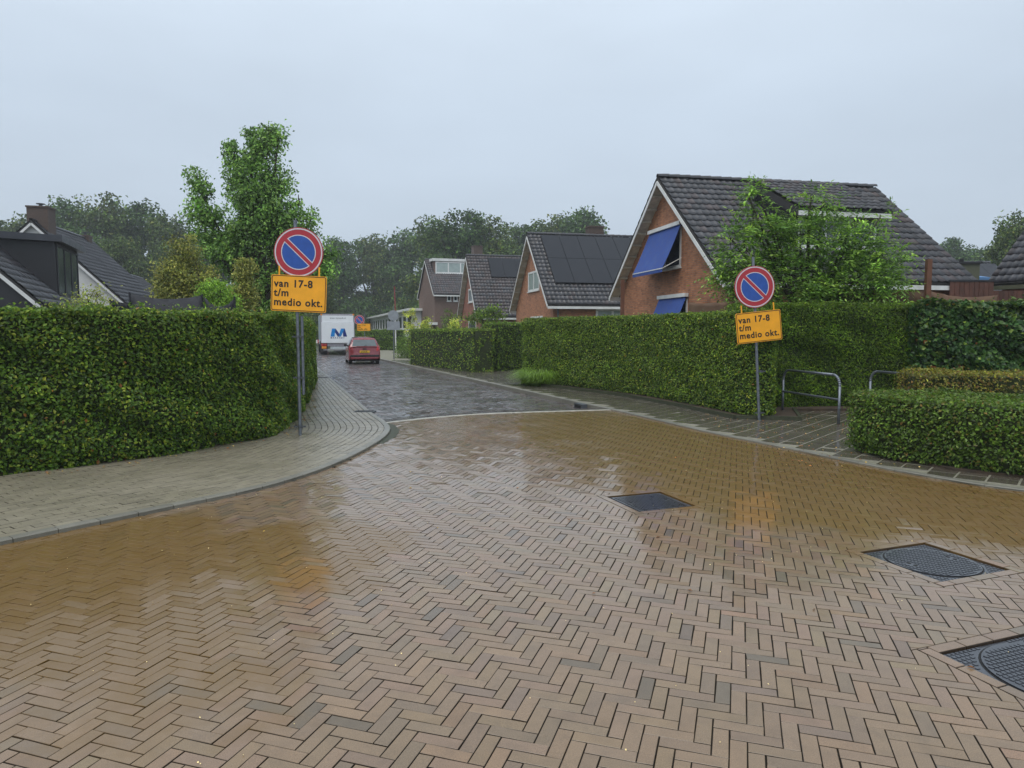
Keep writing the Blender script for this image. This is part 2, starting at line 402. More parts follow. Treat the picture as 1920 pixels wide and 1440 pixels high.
def blocks(Q, tint, z, zt=None, inset=.0028, bev=.0018, depth=.03, tilt=.0):
    """Q (n,4,2) ccw quads -> bevelled block mesh arrays. z (n,) or (n,4) top height"""
    n = len(Q); C = Q.mean(1, keepdims=True); D = C - Q
    # inset towards the inside along both edge directions
    e1 = Q[:, [1, 2, 3, 0]] - Q; e0 = Q[:, [3, 0, 1, 2]] - Q
    e1 /= np.linalg.norm(e1, axis=2)[..., None] + 1e-9; e0 /= np.linalg.norm(e0, axis=2)[..., None] + 1e-9
    jit = rng.normal(0, .0008, Q.shape)   # worn, slightly uneven corners
    A = Q + (e1 + e0) * inset + jit; B = Q + (e1 + e0) * (inset + bev) + jit + rng.normal(0, .0004, Q.shape)
    z = np.asarray(z, dtype=float)
    if z.ndim == 1: z = np.repeat(z[:, None], 4, 1)
    if tilt:
        g_ = rng.normal(0, tilt, (n, 1, 2)); z = z + (g_ * (Q - C)).sum(2) + rng.normal(0, .0008, (n, 1))
    V = np.zeros((n, 12, 3)); V[:, 0:4, :2] = A; V[:, 0:4, 2] = z - depth
    V[:, 4:8, :2] = A; V[:, 4:8, 2] = z - bev * .9; V[:, 8:12, :2] = B; V[:, 8:12, 2] = z
    f = [(8, 9, 10, 11)]
    for i in range(4):
        j = (i + 1) % 4; f += [(i, j, 4 + j, 4 + i), (4 + i, 4 + j, 8 + j, 8 + i)]
    F = (np.array(f)[None] + (np.arange(n) * 12)[:, None, None]).reshape(-1, 4)
    return V.reshape(-1, 3), F, np.repeat(tint, 12, axis=0) * np.tile(np.array([.22] * 8 + [1.] * 4), n)[:, None]  # joint shade painted into the sides and lower bevel edge
def herring(poly, ang, W_, n_, xr, yr, kind, zf, covers=()):
    """herringbone of n_:1 bricks; returns quads, tints, clipped polygons"""
    A = np.array([math.cos(ang), -math.sin(ang)]); B = np.array([math.sin(ang), math.cos(ang)])
    cs = np.array([(x, y) for x in xr for y in yr]); loc = np.stack([cs @ A, cs @ B], 1) / W_
    lo, hi = np.floor(loc.min(0)).astype(int), np.ceil(loc.max(0)).astype(int)
    X, Y = np.meshgrid(np.arange(lo[0], hi[0]), np.arange(lo[1], hi[1])); X = X.ravel(); Y = Y.ravel(); k = (X + Y) % (2 * n_)
    H = np.stack([X[k == 0], Y[k == 0]], 1); Vv = np.stack([X[k == n_], Y[k == n_]], 1)
    def q(o, w, h): return np.stack([o, o + [w, 0], o + [w, h], o + [0, h]], 1) * W_
    Qs = np.concatenate([q(H, n_, 1), q(Vv, 1, n_)]).astype(float)
    Qw = Qs[..., 0:1] * A + Qs[..., 1:2] * B
    c = Qw.mean(1)
    keep = (c[:, 0] > xr[0]) & (c[:, 0] < xr[1]) & (c[:, 1] > yr[0]) & (c[:, 1] < yr[1]) & inside(poly, c)
    Qw = Qw[keep]; pieces = []
    c = Qw.mean(1); ok = np.ones(len(Qw), bool)
    for (cc, s) in covers:
        hp = cover_poly(cc, s, .075); hc = hp.mean(0); near = np.where((np.linalg.norm(c - hc, axis=1) < s * 1.3) & ok)[0]
        for i in near:
            touch = subtract(Qw[i], hp); tot = sum(area(p) for p in touch) if touch else 0
            if tot < W_ * W_ * n_ * .995:
                ok[i] = False; pieces += touch
    return Qw[ok], pieces
def to_parts(Q, tint, z, k, name, m, parent, w, l, seedcount=40, depth=.03):
    """the k best visible full bricks become objects with shared meshes; returns mask of the others"""
    c = Q.mean(1); d = np.linalg.norm(c, axis=1)
    vis = np.array([in_frame(p[0], p[1]) for p in c]); order = np.argsort(np.where(vis, d, 1e9))[:k]
    order = order[vis[order]]
    var = []
    for i in range(seedcount):
        q = np.array([[(-l / 2, -w / 2), (l / 2, -w / 2), (l / 2, w / 2), (-l / 2, w / 2)]])
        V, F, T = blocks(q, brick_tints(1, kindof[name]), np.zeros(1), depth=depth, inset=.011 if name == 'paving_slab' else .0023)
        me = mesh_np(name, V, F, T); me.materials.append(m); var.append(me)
    for n_, i in enumerate(order):
        a = Q[i][1] - Q[i][0]; b = Q[i][3] - Q[i][0]
        if np.linalg.norm(b) > np.linalg.norm(a): a = b
        o = bpy.data.objects.new(name, var[int(rng.integers(seedcount))]); COL.objects.link(o); o.parent = parent
        o.location = (c[i][0], c[i][1], z + rng.normal(0, .0008)); o.rotation_euler = (rng.normal(0, .006), rng.normal(0, .006), math.atan2(a[1], a[0]))
    mask = np.ones(len(Q), bool); mask[order] = False; return mask
kindof = {'brick': 'clay', 'paving_brick': 'pale', 'paving_slab': 'pale'}
def poly_blocks(b, polys, kind, z=0.0, inset=.0022):
    for p in polys:
        p = np.array(p); c = p.mean(0); d = c - p; L = np.linalg.norm(d, axis=1)[:, None] + 1e-9
        A = p + d / L * inset * 1.3; B = p + d / L * (inset + .0035) * 1.3; n = len(p); t = tuple(brick_tints(1, kind)[0])
        x = p[:, 0]; y = p[:, 1]; ccw = np.dot(x, np.roll(y, -1)) - np.dot(y, np.roll(x, -1)) > 0
        if not ccw: A = A[::-1]; B = B[::-1]
        vs = [(*q, z - .03) for q in A] + [(*q, z - .003) for q in A] + [(*q, z) for q in B]
        fs = [tuple(range(2 * n, 3 * n))]
        for i in range(n):
            j = (i + 1) % n; fs += [(i, j, n + j, n + i), (n + i, n + j, 2 * n + j, 2 * n + i)]
        b.add(vs, fs, None, t)
        for k in range(2 * n): b.t[len(b.t) - 3 * n + k] = tuple(x * .22 for x in t)  # cut bricks get the same painted joint shade
# the raised junction
Q, pieces = herring(plaza_poly, R(18), .07, 3, (-9, 12), (-2.5, 15.2), 'clay', None, COVERS)
m_ = to_parts(Q, None, 0, 300, 'brick', M_ROADBRICK, plaza, .07, .21)
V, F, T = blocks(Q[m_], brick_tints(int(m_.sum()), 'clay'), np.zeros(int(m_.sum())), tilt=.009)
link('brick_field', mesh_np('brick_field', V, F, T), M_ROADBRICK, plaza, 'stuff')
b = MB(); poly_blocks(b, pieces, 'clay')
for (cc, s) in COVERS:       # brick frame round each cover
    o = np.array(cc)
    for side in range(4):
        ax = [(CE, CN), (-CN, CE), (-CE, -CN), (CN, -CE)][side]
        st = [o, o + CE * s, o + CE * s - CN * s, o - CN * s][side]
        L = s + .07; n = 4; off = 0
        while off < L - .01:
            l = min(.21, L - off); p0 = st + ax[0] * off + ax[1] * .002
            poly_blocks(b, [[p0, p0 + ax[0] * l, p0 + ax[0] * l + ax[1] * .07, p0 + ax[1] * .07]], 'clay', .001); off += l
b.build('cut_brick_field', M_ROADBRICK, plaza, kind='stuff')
# sand in the joints, nearly flush, left out where the covers sit
b = MB()
for i in range(-18, 26):
    for j in range(-5, 31):
        q = np.array([(i * .5, j * .5), (i * .5 + .5, j * .5), (i * .5 + .5, j * .5 + .5), (i * .5, j * .5 + .5)])
        if not inside(plaza_poly, q).all(): continue
        ps = [q]
        for (cc, s) in COVERS:
            hp = cover_poly(cc, s, .004); nx = []
            for p in ps: nx += subtract(p, hp)
            ps = nx
        for p in ps: b.add([(v[0], v[1], -.0055) for v in p], [tuple(range(len(p)))])
b.build('joint_sand', M_JOINT, plaza, kind='stuff')
# side street in dark bricks
Q, _ = herring(road_poly, R(25), .07, 3, (-16, 4), (12.6, 46), 'dark', None)
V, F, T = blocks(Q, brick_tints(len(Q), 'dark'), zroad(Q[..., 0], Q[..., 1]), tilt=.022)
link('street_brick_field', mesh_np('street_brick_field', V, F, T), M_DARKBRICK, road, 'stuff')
far = road_poly[(road_poly[:, 1] > 45.5)]
sheet('far_street', far, -.082, M_DARKBRICK)
b = MB()
for i in range(0, len(STRIP) - 3, 1):
    a, c = STRIP[i], STRIP[i + 1]; t = (c - a) / np.linalg.norm(c - a); n = np.array([-t[1], t[0]])
    b.add([(*(a - n * .06), -.05), (*(c - n * .06), -.05), (*(c + n * .06), -.05), (*(a + n * .06), -.05),
           (*(a - n * .06), .006), (*(c - n * .06), .006), (*(c + n * .06), .004), (*(a + n * .06), .004)], [(4, 5, 6, 7), (0, 1, 5, 4), (3, 7, 6, 2)])
b.build('white_edge_strip', M_STRIP, kind='structure')
# ---- left pavement: brick courses running parallel with the kerb
hedgeL_front = smooth_curve([(-9.6, 3.6), (-7.4, 6.3), (-5.9, 7.95), (-5.2, 8.5), (-4.51, 9.35), (-3.95, 10.55), (-3.78, 11.4), (-3.98, 12.9), (-4.45, 14.9), (-7.3, 25.6), (-13.4, 43)], .15)
ZL = .035
pav_poly = np.concatenate([kerbL[:idx_near(kerbL, 60)], offset(hedgeL_front, .5)[::-1]])
lp = sheet('left_pavement', pav_poly, ZL - .012, M_JOINT)
hl_poly = np.concatenate([hedgeL_front, [(-40, 43), (-40, 3.6)]])
def strips(C, d0, width, length, ymax, z, ncourse, avoid=None):
    quads = []
    for k in range(ncourse):
        a = resample(offset(C, d0 + k * width), .05); s = 0
        q = np.concatenate([[0], np.cumsum(np.linalg.norm(np.diff(a, axis=0), axis=1))])
        ss = np.arange((k % 2) * length / 2 + rng.uniform(0, .02), q[-1], length)
        p = np.stack([np.interp(ss, q, a[:, 0]), np.interp(ss, q, a[:, 1])], 1)
        t = np.gradient(p, axis=0); t /= np.linalg.norm(t, axis=1)[:, None]; n = np.stack([-t[:, 1], t[:, 0]], 1)
        p2 = p + n * width
        Qk = np.stack([p[:-1], p[1:], p2[1:], p2[:-1]], 1); quads.append(Qk)
    Qa = np.concatenate(quads); c = Qa.mean(1); keep = (c[:, 1] < ymax) & (c[:, 1] > -1)
    if avoid is not None: keep &= ~inside(avoid, c)
    return Qa[keep]
hl_in = np.concatenate([offset(hedgeL_front, .25), [(-40, 43), (-40, 3.6)]])
Q = strips(kerbL, .104, .105, .21, 42, ZL, 27, hl_in)
m_ = to_parts(Q, None, ZL, 300, 'paving_brick', M_PAVER, lp, .105, .21)
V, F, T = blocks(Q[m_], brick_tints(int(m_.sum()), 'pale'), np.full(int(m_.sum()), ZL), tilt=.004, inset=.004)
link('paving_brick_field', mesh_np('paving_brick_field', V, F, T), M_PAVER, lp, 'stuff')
def kerb(C, side, z, length, m, name, parent, y0, y1, zdrop=None, width=.10, kmax=300):
    """kerb stones one by one"""
    a = resample(C, length); n = 0; pb = MB()
    for i in range(len(a) - 1):
        p, q = a[i], a[i + 1]
        if not (y0 < p[1] < y1): continue
        t = (q - p) / np.linalg.norm(q - p); nn = np.array([-t[1], t[0]]) * side; p = p + t * .003; q = q - t * .003
        zz = z + (0 if zdrop is None else zdrop(p)); bb = MB(); e_ = .008
        lo = -.14 if side < 0 or p[1] > 12 else -.05
        vs = []
        for (o, zv) in ((0, lo), (0, zz - e_), (e_, zz), (width, zz), (width, lo)):
            vs += [(*(p + nn * o), zv), (*(q + nn * o), zv)]
        fs = [(2 * j, 2 * j + 1, 2 * j + 3, 2 * j + 2) for j in range(4)]
        if side < 0: fs = [f[::-1] for f in fs]
        fs = [f[::-1] for f in fs] + [(0, 2, 4, 6, 8), (9, 7, 5, 3, 1)]
        vis = in_frame(p[0], p[1]) and p[1] < 22
        tt = tuple(brick_tints(1, 'pale')[0])
        if vis and n < kmax: bb.add(vs, fs, None, tt).build(name, m, parent); n += 1
        else: pb.add(vs, fs, None, tt)
    if pb.v: pb.build('kerb_row', m, parent, kind='stuff')
kerb(kerbL, 1, ZL + .004, .33, M_KERB, 'kerb_stone', lp, -1, 60)
# mossy gutter stones at the left corner and inlet plates
gq = []
cc_ = resample(kerbL, .2)
b = MB()
for i in range(len(cc_) - 1):
    p, q = cc_[i], cc_[i + 1]
    if 10.3 < p[1] < 12.7:
        t = (q - p) / np.linalg.norm(q - p); n = np.array([t[1], -t[0]]); w = .13 * math.sin((p[1] - 10.3) / 2.4 * math.pi) ** .5 + .01 + rng.uniform(0, .03)
        b.add([(*p, .004), (*q, .004), (*(q + n * w), .003), (*(p + n * w), .003)], [(0, 3, 2, 1)])
b.build('mossy_gutter', M_MOSS, plaza, kind='stuff')
def inlet(x, y, ang, w, l, z, label):
    t = thing('gully_cover', label, 'gully cover', (x, y, z), ang)
    MB().box(-l / 2, l / 2, -w / 2, w / 2, -.03, .006).build('frame', M_GALVD, t, bevel=.003)
    b = MB()
    for i in range(5): b.box(-l / 2 + .03, l / 2 - .03, -w / 2 + .03 + i * (w - .06) / 5, -w / 2 + .03 + (i + .55) * (w - .06) / 5, .006, .012)
    b.build_each('grate_bar', M_IRON, t)
p = G(684, 775.5); inlet(p.x - .02, p.y + .1, R(0), .3, .42, ZL, 'grey gully plate in the left pavement nearest the white strip')
p = G(606, 709.5); inlet(p.x, p.y, R(0), .5, .42, ZL, 'grey gully plate further up the left pavement beside the hedge')
# ---- right pavement
ZR = .02
def zkr(p):   # kerb rises above the side street; two lowered drive crossings
    return 0
hedgeR_front = smooth_curve([(.35, 22.6), (.68, 22.0), (3.01, 18.05), (3.9, 15.5), (4.45, 13.5), (4.9, 13.2), (5.3, 13.6)], .15)
rp_poly = np.concatenate([kerbR[:idx_near(kerbR, 60)], [(-9, 60), (-.5, 36), (2.6, 34), (6, 22), (8, 16.6), (16, 16.6), (30, 12), (30, 2.2)]])
rp = sheet('right_pavement', rp_poly, ZR - .003, mat('pale_joint', (.20, .19, .14), .8, .3, 30, world=True))
ang = R(50); e1 = np.array([math.cos(ang), math.sin(ang)]); e2 = np.array([-math.sin(ang), math.cos(ang)])
ii, jj = np.meshgrid(np.arange(-60, 150), np.arange(-70, 150)); o = ii.ravel()[:, None] * .3 * e1 + jj.ravel()[:, None] * .3 * e2
Q = np.stack([o, o + e1 * .3, o + (e1 + e2) * .3, o + e2 * .3], 1); c = Q.mean(1)
rin = np.concatenate([offset(kerbR, -.2)[:idx_near(kerbR, 60)], rp_poly[idx_near(kerbR, 60):]])
hr_poly = np.array([(.5, 22.4), (.9, 22.2), (3.3, 18.2), (4.2, 15.6), (4.8, 13.8), (5.6, 15.0), (16, 15.0), (16, 40), (2, 40)])
low_poly = np.array([(4.85, 9.6), (5.3, 8.3), (6.6, 7.3), (12, 5.6), (14, 9), (8, 10.2), (5.4, 10.4)])
keep = inside(rin, c) & ~inside(hr_poly, c) & ~inside(low_poly, c) & (c[:, 1] < 40) & (c[:, 0] < 13)
Q = Q[keep]
m_ = to_parts(Q, None, ZR, 300, 'paving_slab', M_SLAB, rp, .3, .3)
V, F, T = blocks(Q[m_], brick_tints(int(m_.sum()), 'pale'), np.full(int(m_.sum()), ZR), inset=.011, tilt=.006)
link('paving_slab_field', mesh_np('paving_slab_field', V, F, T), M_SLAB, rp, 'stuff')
kerb(kerbR, -1, ZR + .004, .5, M_KERB, 'kerb_stone', rp, 2, 60, width=.10)
# dark gully mouth in the right kerb by the white strip
t = thing('gully_cover', 'black kerb gully mouth by the right end of the white strip', 'gully cover', (1.62, 15.95, ZR), R(108))
MB().box(-.22, .22, -.02, .12, -.1, .015).build('frame', M_GALVD, t, bevel=.003); MB().box(-.17, .17, .12, .125, -.085, -.015).build('mouth', M_BLACK, t)
# soil beds under the hedges
b = MB()
bedR = [(0.3, 22.2), (2.85, 17.9), (3.72, 15.35), (4.25, 13.25), (5.4, 13.0), (5.9, 14.55), (16, 14.5), (16, 18), (2, 26)]
b.prism(bedR, -.05, ZR + .05); b.build('hedge_bed', M_SOIL, kind='structure')
b = MB(); b.prism([tuple(p) for p in low_poly], -.05, ZR + .03); b.build('low_hedge_bed', M_SOIL, kind='structure')
b = MB(); b.prism([tuple(p) for p in np.concatenate([offset(hedgeL_front, .1)[::4], [(-40, 43), (-40, 3.6)]])], -.05, ZL + .015); b.build('left_garden_soil', M_SOIL, kind='structure')
# bed edging stone
for P_ in (bedR[:6],):
    b = MB()
    for a, c in zip(P_[:-1], P_[1:]): b.bar((*a, .045), (*c, .045), .06, .1)
    b.build('bed_edging', M_MOSS, kind='structure')
# ------------------------------------------------------------------ manhole covers
def manhole(c, s, label, kind):
    o = np.array(c); ctr = o + CE * s / 2 - CN * s / 2
    t = thing('manhole_cover', label, 'manhole cover', (ctr[0], ctr[1], 0), CA)
    h = s / 2 - .004
    MB().box(-h, h, -h, h, -.05, -.014).build('frame', M_IRON, t)
    b = MB()
    r = h * .93
    if kind:  # round lid
        n = 48; vs = [(r * math.cos(2 * math.pi * i / n), r * math.sin(2 * math.pi * i / n)) for i in range(n)]
        b.prism(vs, -.014, -.006)
        ring = MB()
        for i in range(n):
            a0, a1 = 2 * math.pi * i / n, 2 * math.pi * (i + 1) / n
            ring.add([(rr * math.cos(a), rr * math.sin(a), -.0135) for rr in (r, r + .012) for a in (a0, a1)], [(0, 2, 3, 1)])
        ring.build('lid_gap', M_BLACK, t)
    else: b.box(-h + .03, h - .03, -h + .03, h - .03, -.014, -.007)
    b.build('lid', M_IRON, t)
    st = MB(); p = .031; k = int(h / p) + 1
    for i in range(-k, k + 1):
        for j in range(-k, k + 1):
            x, y = i * p, j * p
            inn = (x * x + y * y < (r - .02) ** 2) if kind else (abs(x) < h - .05 and abs(y) < h - .05)
            if abs(x - .2) < .035 and abs(y) < .06: continue
            if abs(x + .2) < .035 and abs(y) < .06: continue
            if inn: st.box(x - .011, x + .011, y - .011, y + .011, -.007, -.0025)
            elif kind and abs(x) < h - .012 and abs(y) < h - .012 and x * x + y * y > (r + .03) ** 2: st.box(x - .010, x + .010, y - .010, y + .010, -.0145, -.011)
    st.build('studs', M_IRON, t, kind='stuff')
    kh = MB()
    for sx in (-.2, .2):
        for sy in (-.028, .028): kh.tube((sx, sy, -.0075), (sx, sy, -.0045), .016, n=10)
    kh.build_each('key_hole', M_BLACK, t)
manhole(*COVERS[0], 'small square wet black iron cover furthest out in the middle of the junction', 0)
manhole(*COVERS[1], 'square iron cover with a studded round lid, right of centre, middle of the three', 1)
manhole(*COVERS[2], 'iron cover with a studded round lid cut by the lower right picture edge', 1)
# ------------------------------------------------------------------ foliage
def norm(a): return a / (np.linalg.norm(a, axis=-1, keepdims=True) + 1e-9)
def leaf_mesh(name, P, Nn, size, cols, down=.5, jitter=.55, wid=.62, fold=.18):
    n = len(P); Nn = norm(norm(Nn) + rng.normal(0, jitter, (n, 3)))
    T = rng.normal(0, 1, (n, 3)); T[:, 2] -= down * 1.5; T = norm(T - (T * Nn).sum(1, keepdims=True) * Nn); B = np.cross(Nn, T)
    L = (size * rng.uniform(.65, 1.25, n))[:, None]
    V = np.stack([P - T * L * .5, P - T * L * .02 + B * L * wid / 2 + Nn * L * fold, P + T * L * .5, P - T * L * .02 - B * L * wid / 2 + Nn * L * fold], 1)
    k = np.arange(n)[:, None] * 4
    F = np.concatenate([k + [0, 3, 2], k + [0, 2, 1]]).reshape(-1, 3)
    return mesh_np(name, V.reshape(-1, 3), F, np.repeat(cols, 4, axis=0))
def palette(n, cols, w, var=.18):
    i = rng.choice(len(cols), n, p=np.array(w) / sum(w)); c = np.array(cols)[i] * np.array([2.15, 1.88, 1.02]) * np.exp(rng.normal(0, var * 1.3, n))[:, None]
    return c
BEECH = ([(.05, .105, .02), (.085, .155, .028), (.13, .195, .035), (.19, .24, .05), (.028, .062, .016), (.20, .10, .035)], [30, 26, 15, 4, 24, .2])
BEECHL = ([(.045, .10, .02), (.075, .14, .028), (.12, .18, .035), (.17, .21, .05), (.025, .058, .015), (.19, .09, .04)], [30, 26, 13, 4, 24, .5])
CONIF = ([(.055, .115, .02), (.09, .165, .028), (.032, .07, .015), (.13, .20, .035)], [35, 22, 32, 7])
IVY = ([(.022, .062, .026), (.04, .09, .034), (.012, .036, .018), (.09, .15, .04), (.13, .06, .03)], [38, 26, 28, 7, .6])
BROWNH = ([(.09, .10, .025), (.12, .12, .03), (.10, .065, .025), (.17, .20, .04), (.05, .06, .02)], [30, 20, 22, 12, 15])
LOWH = ([(.04, .085, .018), (.06, .12, .025), (.09, .15, .04), (.08, .085, .03), (.028, .055, .015), (.13, .09, .04)], [30, 26, 12, 6, 22, .6])
def wob(s, z, a, seed):
    r = np.random.default_rng(seed); o = np.zeros_like(s)
    for k in range(7):
        f1, f2, p = r.uniform(.6, 6), r.uniform(.6, 6), r.uniform(0, 6.28); o += np.sin(f1 * s + f2 * z + p) * r.uniform(.4, 1) / (1 + .25 * (f1 + f2))
    return o * a
def hedge(name, label, front, h, width, dens, size, pal, seed, cat='hedge', z0=.02, side=1, back=.35, topamp=.05, sprig=.1, jitter=.55, down=.5, group=None, wid=.62, amp=.06, vt=None):
    """front: polyline of the face foot; the body lies to its left (side=1) or right (-1)"""
    C = np.asarray(front, float); bk = offset(C, side * width)
    root = thing(name, label, cat, (float(C[len(C) // 2][0]), float(C[len(C) // 2][1]), 0), 0, group)
    # dark twig core
    f1, b1 = offset(C, side * .12), offset(C, side * (width - .12)); n = len(C); v = []
    for A in (f1, b1):
        for zz in (z0, h - .07): v += [(p[0], p[1], zz) for p in A]
    fs = []
    for i in range(n - 1):
        fs += [(i, i + 1, n + i + 1, n + i), (n + i, n + i + 1, 3 * n + i + 1, 3 * n + i), (2 * n + i, 3 * n + i, 3 * n + i + 1, 2 * n + i + 1)]
    fs += [(0, n, 3 * n, 2 * n), (n - 1, 3 * n - 1, 4 * n - 1, 2 * n - 1)]
    MB().add(v, fs).build('branches', M_TWIG, root, world=True)
    Ps, Ns, hh = [], [], []
    def surf(curve, nout, d):
        s = np.concatenate([[0], np.cumsum(np.linalg.norm(np.diff(curve, axis=0), axis=1))]); m = int(s[-1] * h * d)
        q = rng.uniform(0, s[-1], m); z = rng.uniform(z0, h, m)
        T_ = norm(np.gradient(curve, axis=0)); Nn = np.stack([-T_[:, 1], T_[:, 0]], 1) * nout
        x = np.interp(q, s, curve[:, 0]); y = np.interp(q, s, curve[:, 1]); nx = np.interp(q, s, Nn[:, 0]); ny = np.interp(q, s, Nn[:, 1])
        dd = wob(q, z * 2, amp, seed) - np.abs(rng.normal(0, .05, m)) + .02 + np.where(z < .25, -.06 * (1 - z / .25), 0) - np.clip((z - h + .12) / .12, 0, 1) * .05
        Ps.append(np.stack([x + nx * dd, y + ny * dd, z], 1)); Ns.append(np.stack([nx, ny, np.full(m, .9)], 1)); hh.append(z / h)
    surf(C, -side, dens); surf(bk, side, dens * back)
    L_ = np.linalg.norm(np.diff(C, axis=0), axis=1).sum(); m = int(L_ * width * dens)
    i = rng.uniform(0, n - 1.001, m); ia = i.astype(int); fr = (i - ia)[:, None]; a = C[ia] * (1 - fr) + C[ia + 1] * fr; b_ = bk[ia] * (1 - fr) + bk[ia + 1] * fr
    u = rng.uniform(0, 1, (m, 1)); xy = a * (1 - u) + b_ * u
    z = h + wob(xy[:, 0] * 2, xy[:, 1] * 2, topamp, seed + 5) - np.abs(rng.normal(0, .04, m))
    if sprig: k = rng.random(m) < .10; z[k] += rng.uniform(0, 1, k.sum()) ** 1.6 * sprig * 1.2
    Ps.append(np.column_stack([xy, z])); Ns.append(np.tile([0, 0, 1.], (m, 1))); hh.append(np.ones(m))
    for (p, q) in ((C[0], bk[0]), (C[-1], bk[-1])):
        m = int(width * h * dens); u = rng.uniform(0, 1, (m, 1)); z = rng.uniform(z0, h, m); xy = p * (1 - u) + q * u
        o_ = (C[0] - C[1]) if p is C[0] else (C[-1] - C[-2]); o_ = o_ / np.linalg.norm(o_); o_ = np.array([o_[0], o_[1]])
        xy = xy + o_ * (wob(u[:, 0] * 3, z * 2, amp, seed + 9) + .02 - np.abs(rng.normal(0, .05, m)))[:, None]
        Ps.append(np.column_stack([xy, z])); Ns.append(np.tile([o_[0], o_[1], .5], (m, 1))); hh.append(z / h)
    P = np.concatenate(Ps); Nn = np.concatenate(Ns); hz = np.concatenate(hh)
    cols = palette(len(P), *pal)
    # patches of fresher and darker growth
    pn = wob(P[:, 0] * 1.3 + P[:, 1], P[:, 2] * 2.5, .22, seed + 3); cols *= np.exp(pn)[:, None]
    fresh = (rng.random(len(P)) < .35 * np.clip((hz - .86) / .14, 0, 1)); cols[fresh] = cols[fresh] * .5 + np.array([.15, .19, .04]) * .5
    me = leaf_mesh('foliage', P, Nn, size, cols, down, jitter, wid)
    o = link('foliage', me, M_LEAF, root, 'stuff'); o.matrix_parent_inverse = PM(root).inverted()
    return root
# ------------------------------------------------------------------ trees
def ell(n, shell=.55):
    d = norm(rng.normal(0, 1, (n, 3))); r = rng.uniform(shell ** 3, 1, n) ** (1 / 3); return d * r[:, None]
def tree(name, label, base, lobes, nclump, nleaf, size, pal, trunk_r, cat='tree', group=None, rc=.35, frond=False, limb=.04, jitter=.9, mat_=None, trunk_h=None, wid=.6, shell=.5, trunk=True):
    root = thing(name, label, cat, base, 0, group)
    lob = [np.array(l, float) for l in lobes]; vol = np.array([(l[3] * l[4] * l[5]) ** .67 for l in lob]); vol /= vol.sum()
    cl, cd = [], []
    for l, w in zip(lob, vol):
        k = max(3, int(nclump * w)); e_ = ell(k, shell); cl.append(l[:3] + e_ * l[3:6]); cd.append(e_)
    cl = np.concatenate(cl); cd = np.concatenate(cd)
    if trunk:
        tb = MB(); th = trunk_h or min(l[2] for l in lob)
        top = Vector((0, 0, th)); tb.tube((0, 0, -.15), top, trunk_r, trunk_r * .7, 9, False)
        for l in lob:
            c = Vector(l[:3]); m_ = top.lerp(c, .5) + Vector((0, 0, .1 * l[5])); tb.tube(top, m_, trunk_r * .55, trunk_r * .38, 6, False); tb.tube(m_, c, trunk_r * .38, trunk_r * .2, 6, False)
            tb.tube(c, c + Vector((0, 0, l[5] * .7)), trunk_r * .2, trunk_r * .08, 5, False)
        for i in range(0, len(cl), max(1, len(cl) // 90)):
            l = lob[int(np.argmin([np.linalg.norm(cl[i] - q[:3]) for q in lob]))]; s = Vector(l[:3]) + Vector((0, 0, rng.uniform(-.3, .6) * l[5]))
            tb.tube(s, Vector(cl[i]), limb * .5, limb * .15, 4, False)
        tb.build('trunk', M_BARK, root, smooth=True)
    if not frond:
        k = len(cl); ci = rng.integers(0, k, nleaf); sc = rc * rng.uniform(.6, 1.3, k)
        off = np.clip(rng.normal(0, 1, (nleaf, 3)), -1.7, 1.7) * sc[ci][:, None] * np.array([1, 1, .8]); P = cl[ci] + off; Nn = norm(off) + np.array([0, 0, .6]) + cd[ci] * .5
        bright = np.exp(rng.normal(0, .22, k))[ci]; cols = palette(nleaf, *pal) * bright[:, None]
    else:
        k = nleaf // 9; ci = rng.integers(0, len(cl), k); o = cl[ci] + rng.normal(0, rc, (k, 3)); d = norm(cd[ci] * .7 + rng.normal(0, .7, (k, 3)) + np.array([0, 0, .15]))
        s_ = norm(np.cross(d, np.array([0, 0, 1.]))); P, Nn, cols = [], [], []
        fc = palette(k, *pal, var=.25); FL = size * 3.2
        Ts = []
        for j in range(9):
            a = (j // 2 + .6) / 4.6; sd_ = 1 if j % 2 else -1
            if j == 8: sd_ = 0; a = 1.1
            c = o + d * (FL * a) - np.array([0, 0, 1.]) * (FL * .35 * a * a); tv = norm(s_ * sd_ + d * (.5 if sd_ else 1) - np.array([0, 0, .35]))
            P.append(c + tv * size * .5); Ts.append(tv); Nn.append(norm(np.cross(tv, np.cross(np.array([0, 0, 1.]), tv)) + 0.0)); cols.append(fc * np.exp(rng.normal(0, .1, k))[:, None])
        P = np.concatenate(P); Nn = np.concatenate(Nn); cols = np.concatenate(cols); T = np.concatenate(Ts); n = len(P)
        Nn = norm(Nn + rng.normal(0, .25, (n, 3))); T = norm(T - (T * Nn).sum(1, keepdims=True) * Nn); B = np.cross(Nn, T); L = (size * rng.uniform(.8, 1.15, n))[:, None]
        V = np.stack([P - T * L * .5, P + B * L * .2 + Nn * L * .05, P + T * L * .5, P - B * L * .2 + Nn * L * .05], 1); kk = np.arange(n)[:, None] * 4
        me = mesh_np('crown', V.reshape(-1, 3), np.concatenate([kk + [0, 3, 2], kk + [0, 2, 1]]).reshape(-1, 3), np.repeat(cols, 4, axis=0))
        link('crown', me, mat_ or M_LEAF, root); return root
    link('crown', leaf_mesh('crown', P, Nn, size, cols, .3, jitter, wid), mat_ or M_LEAF, root); return root
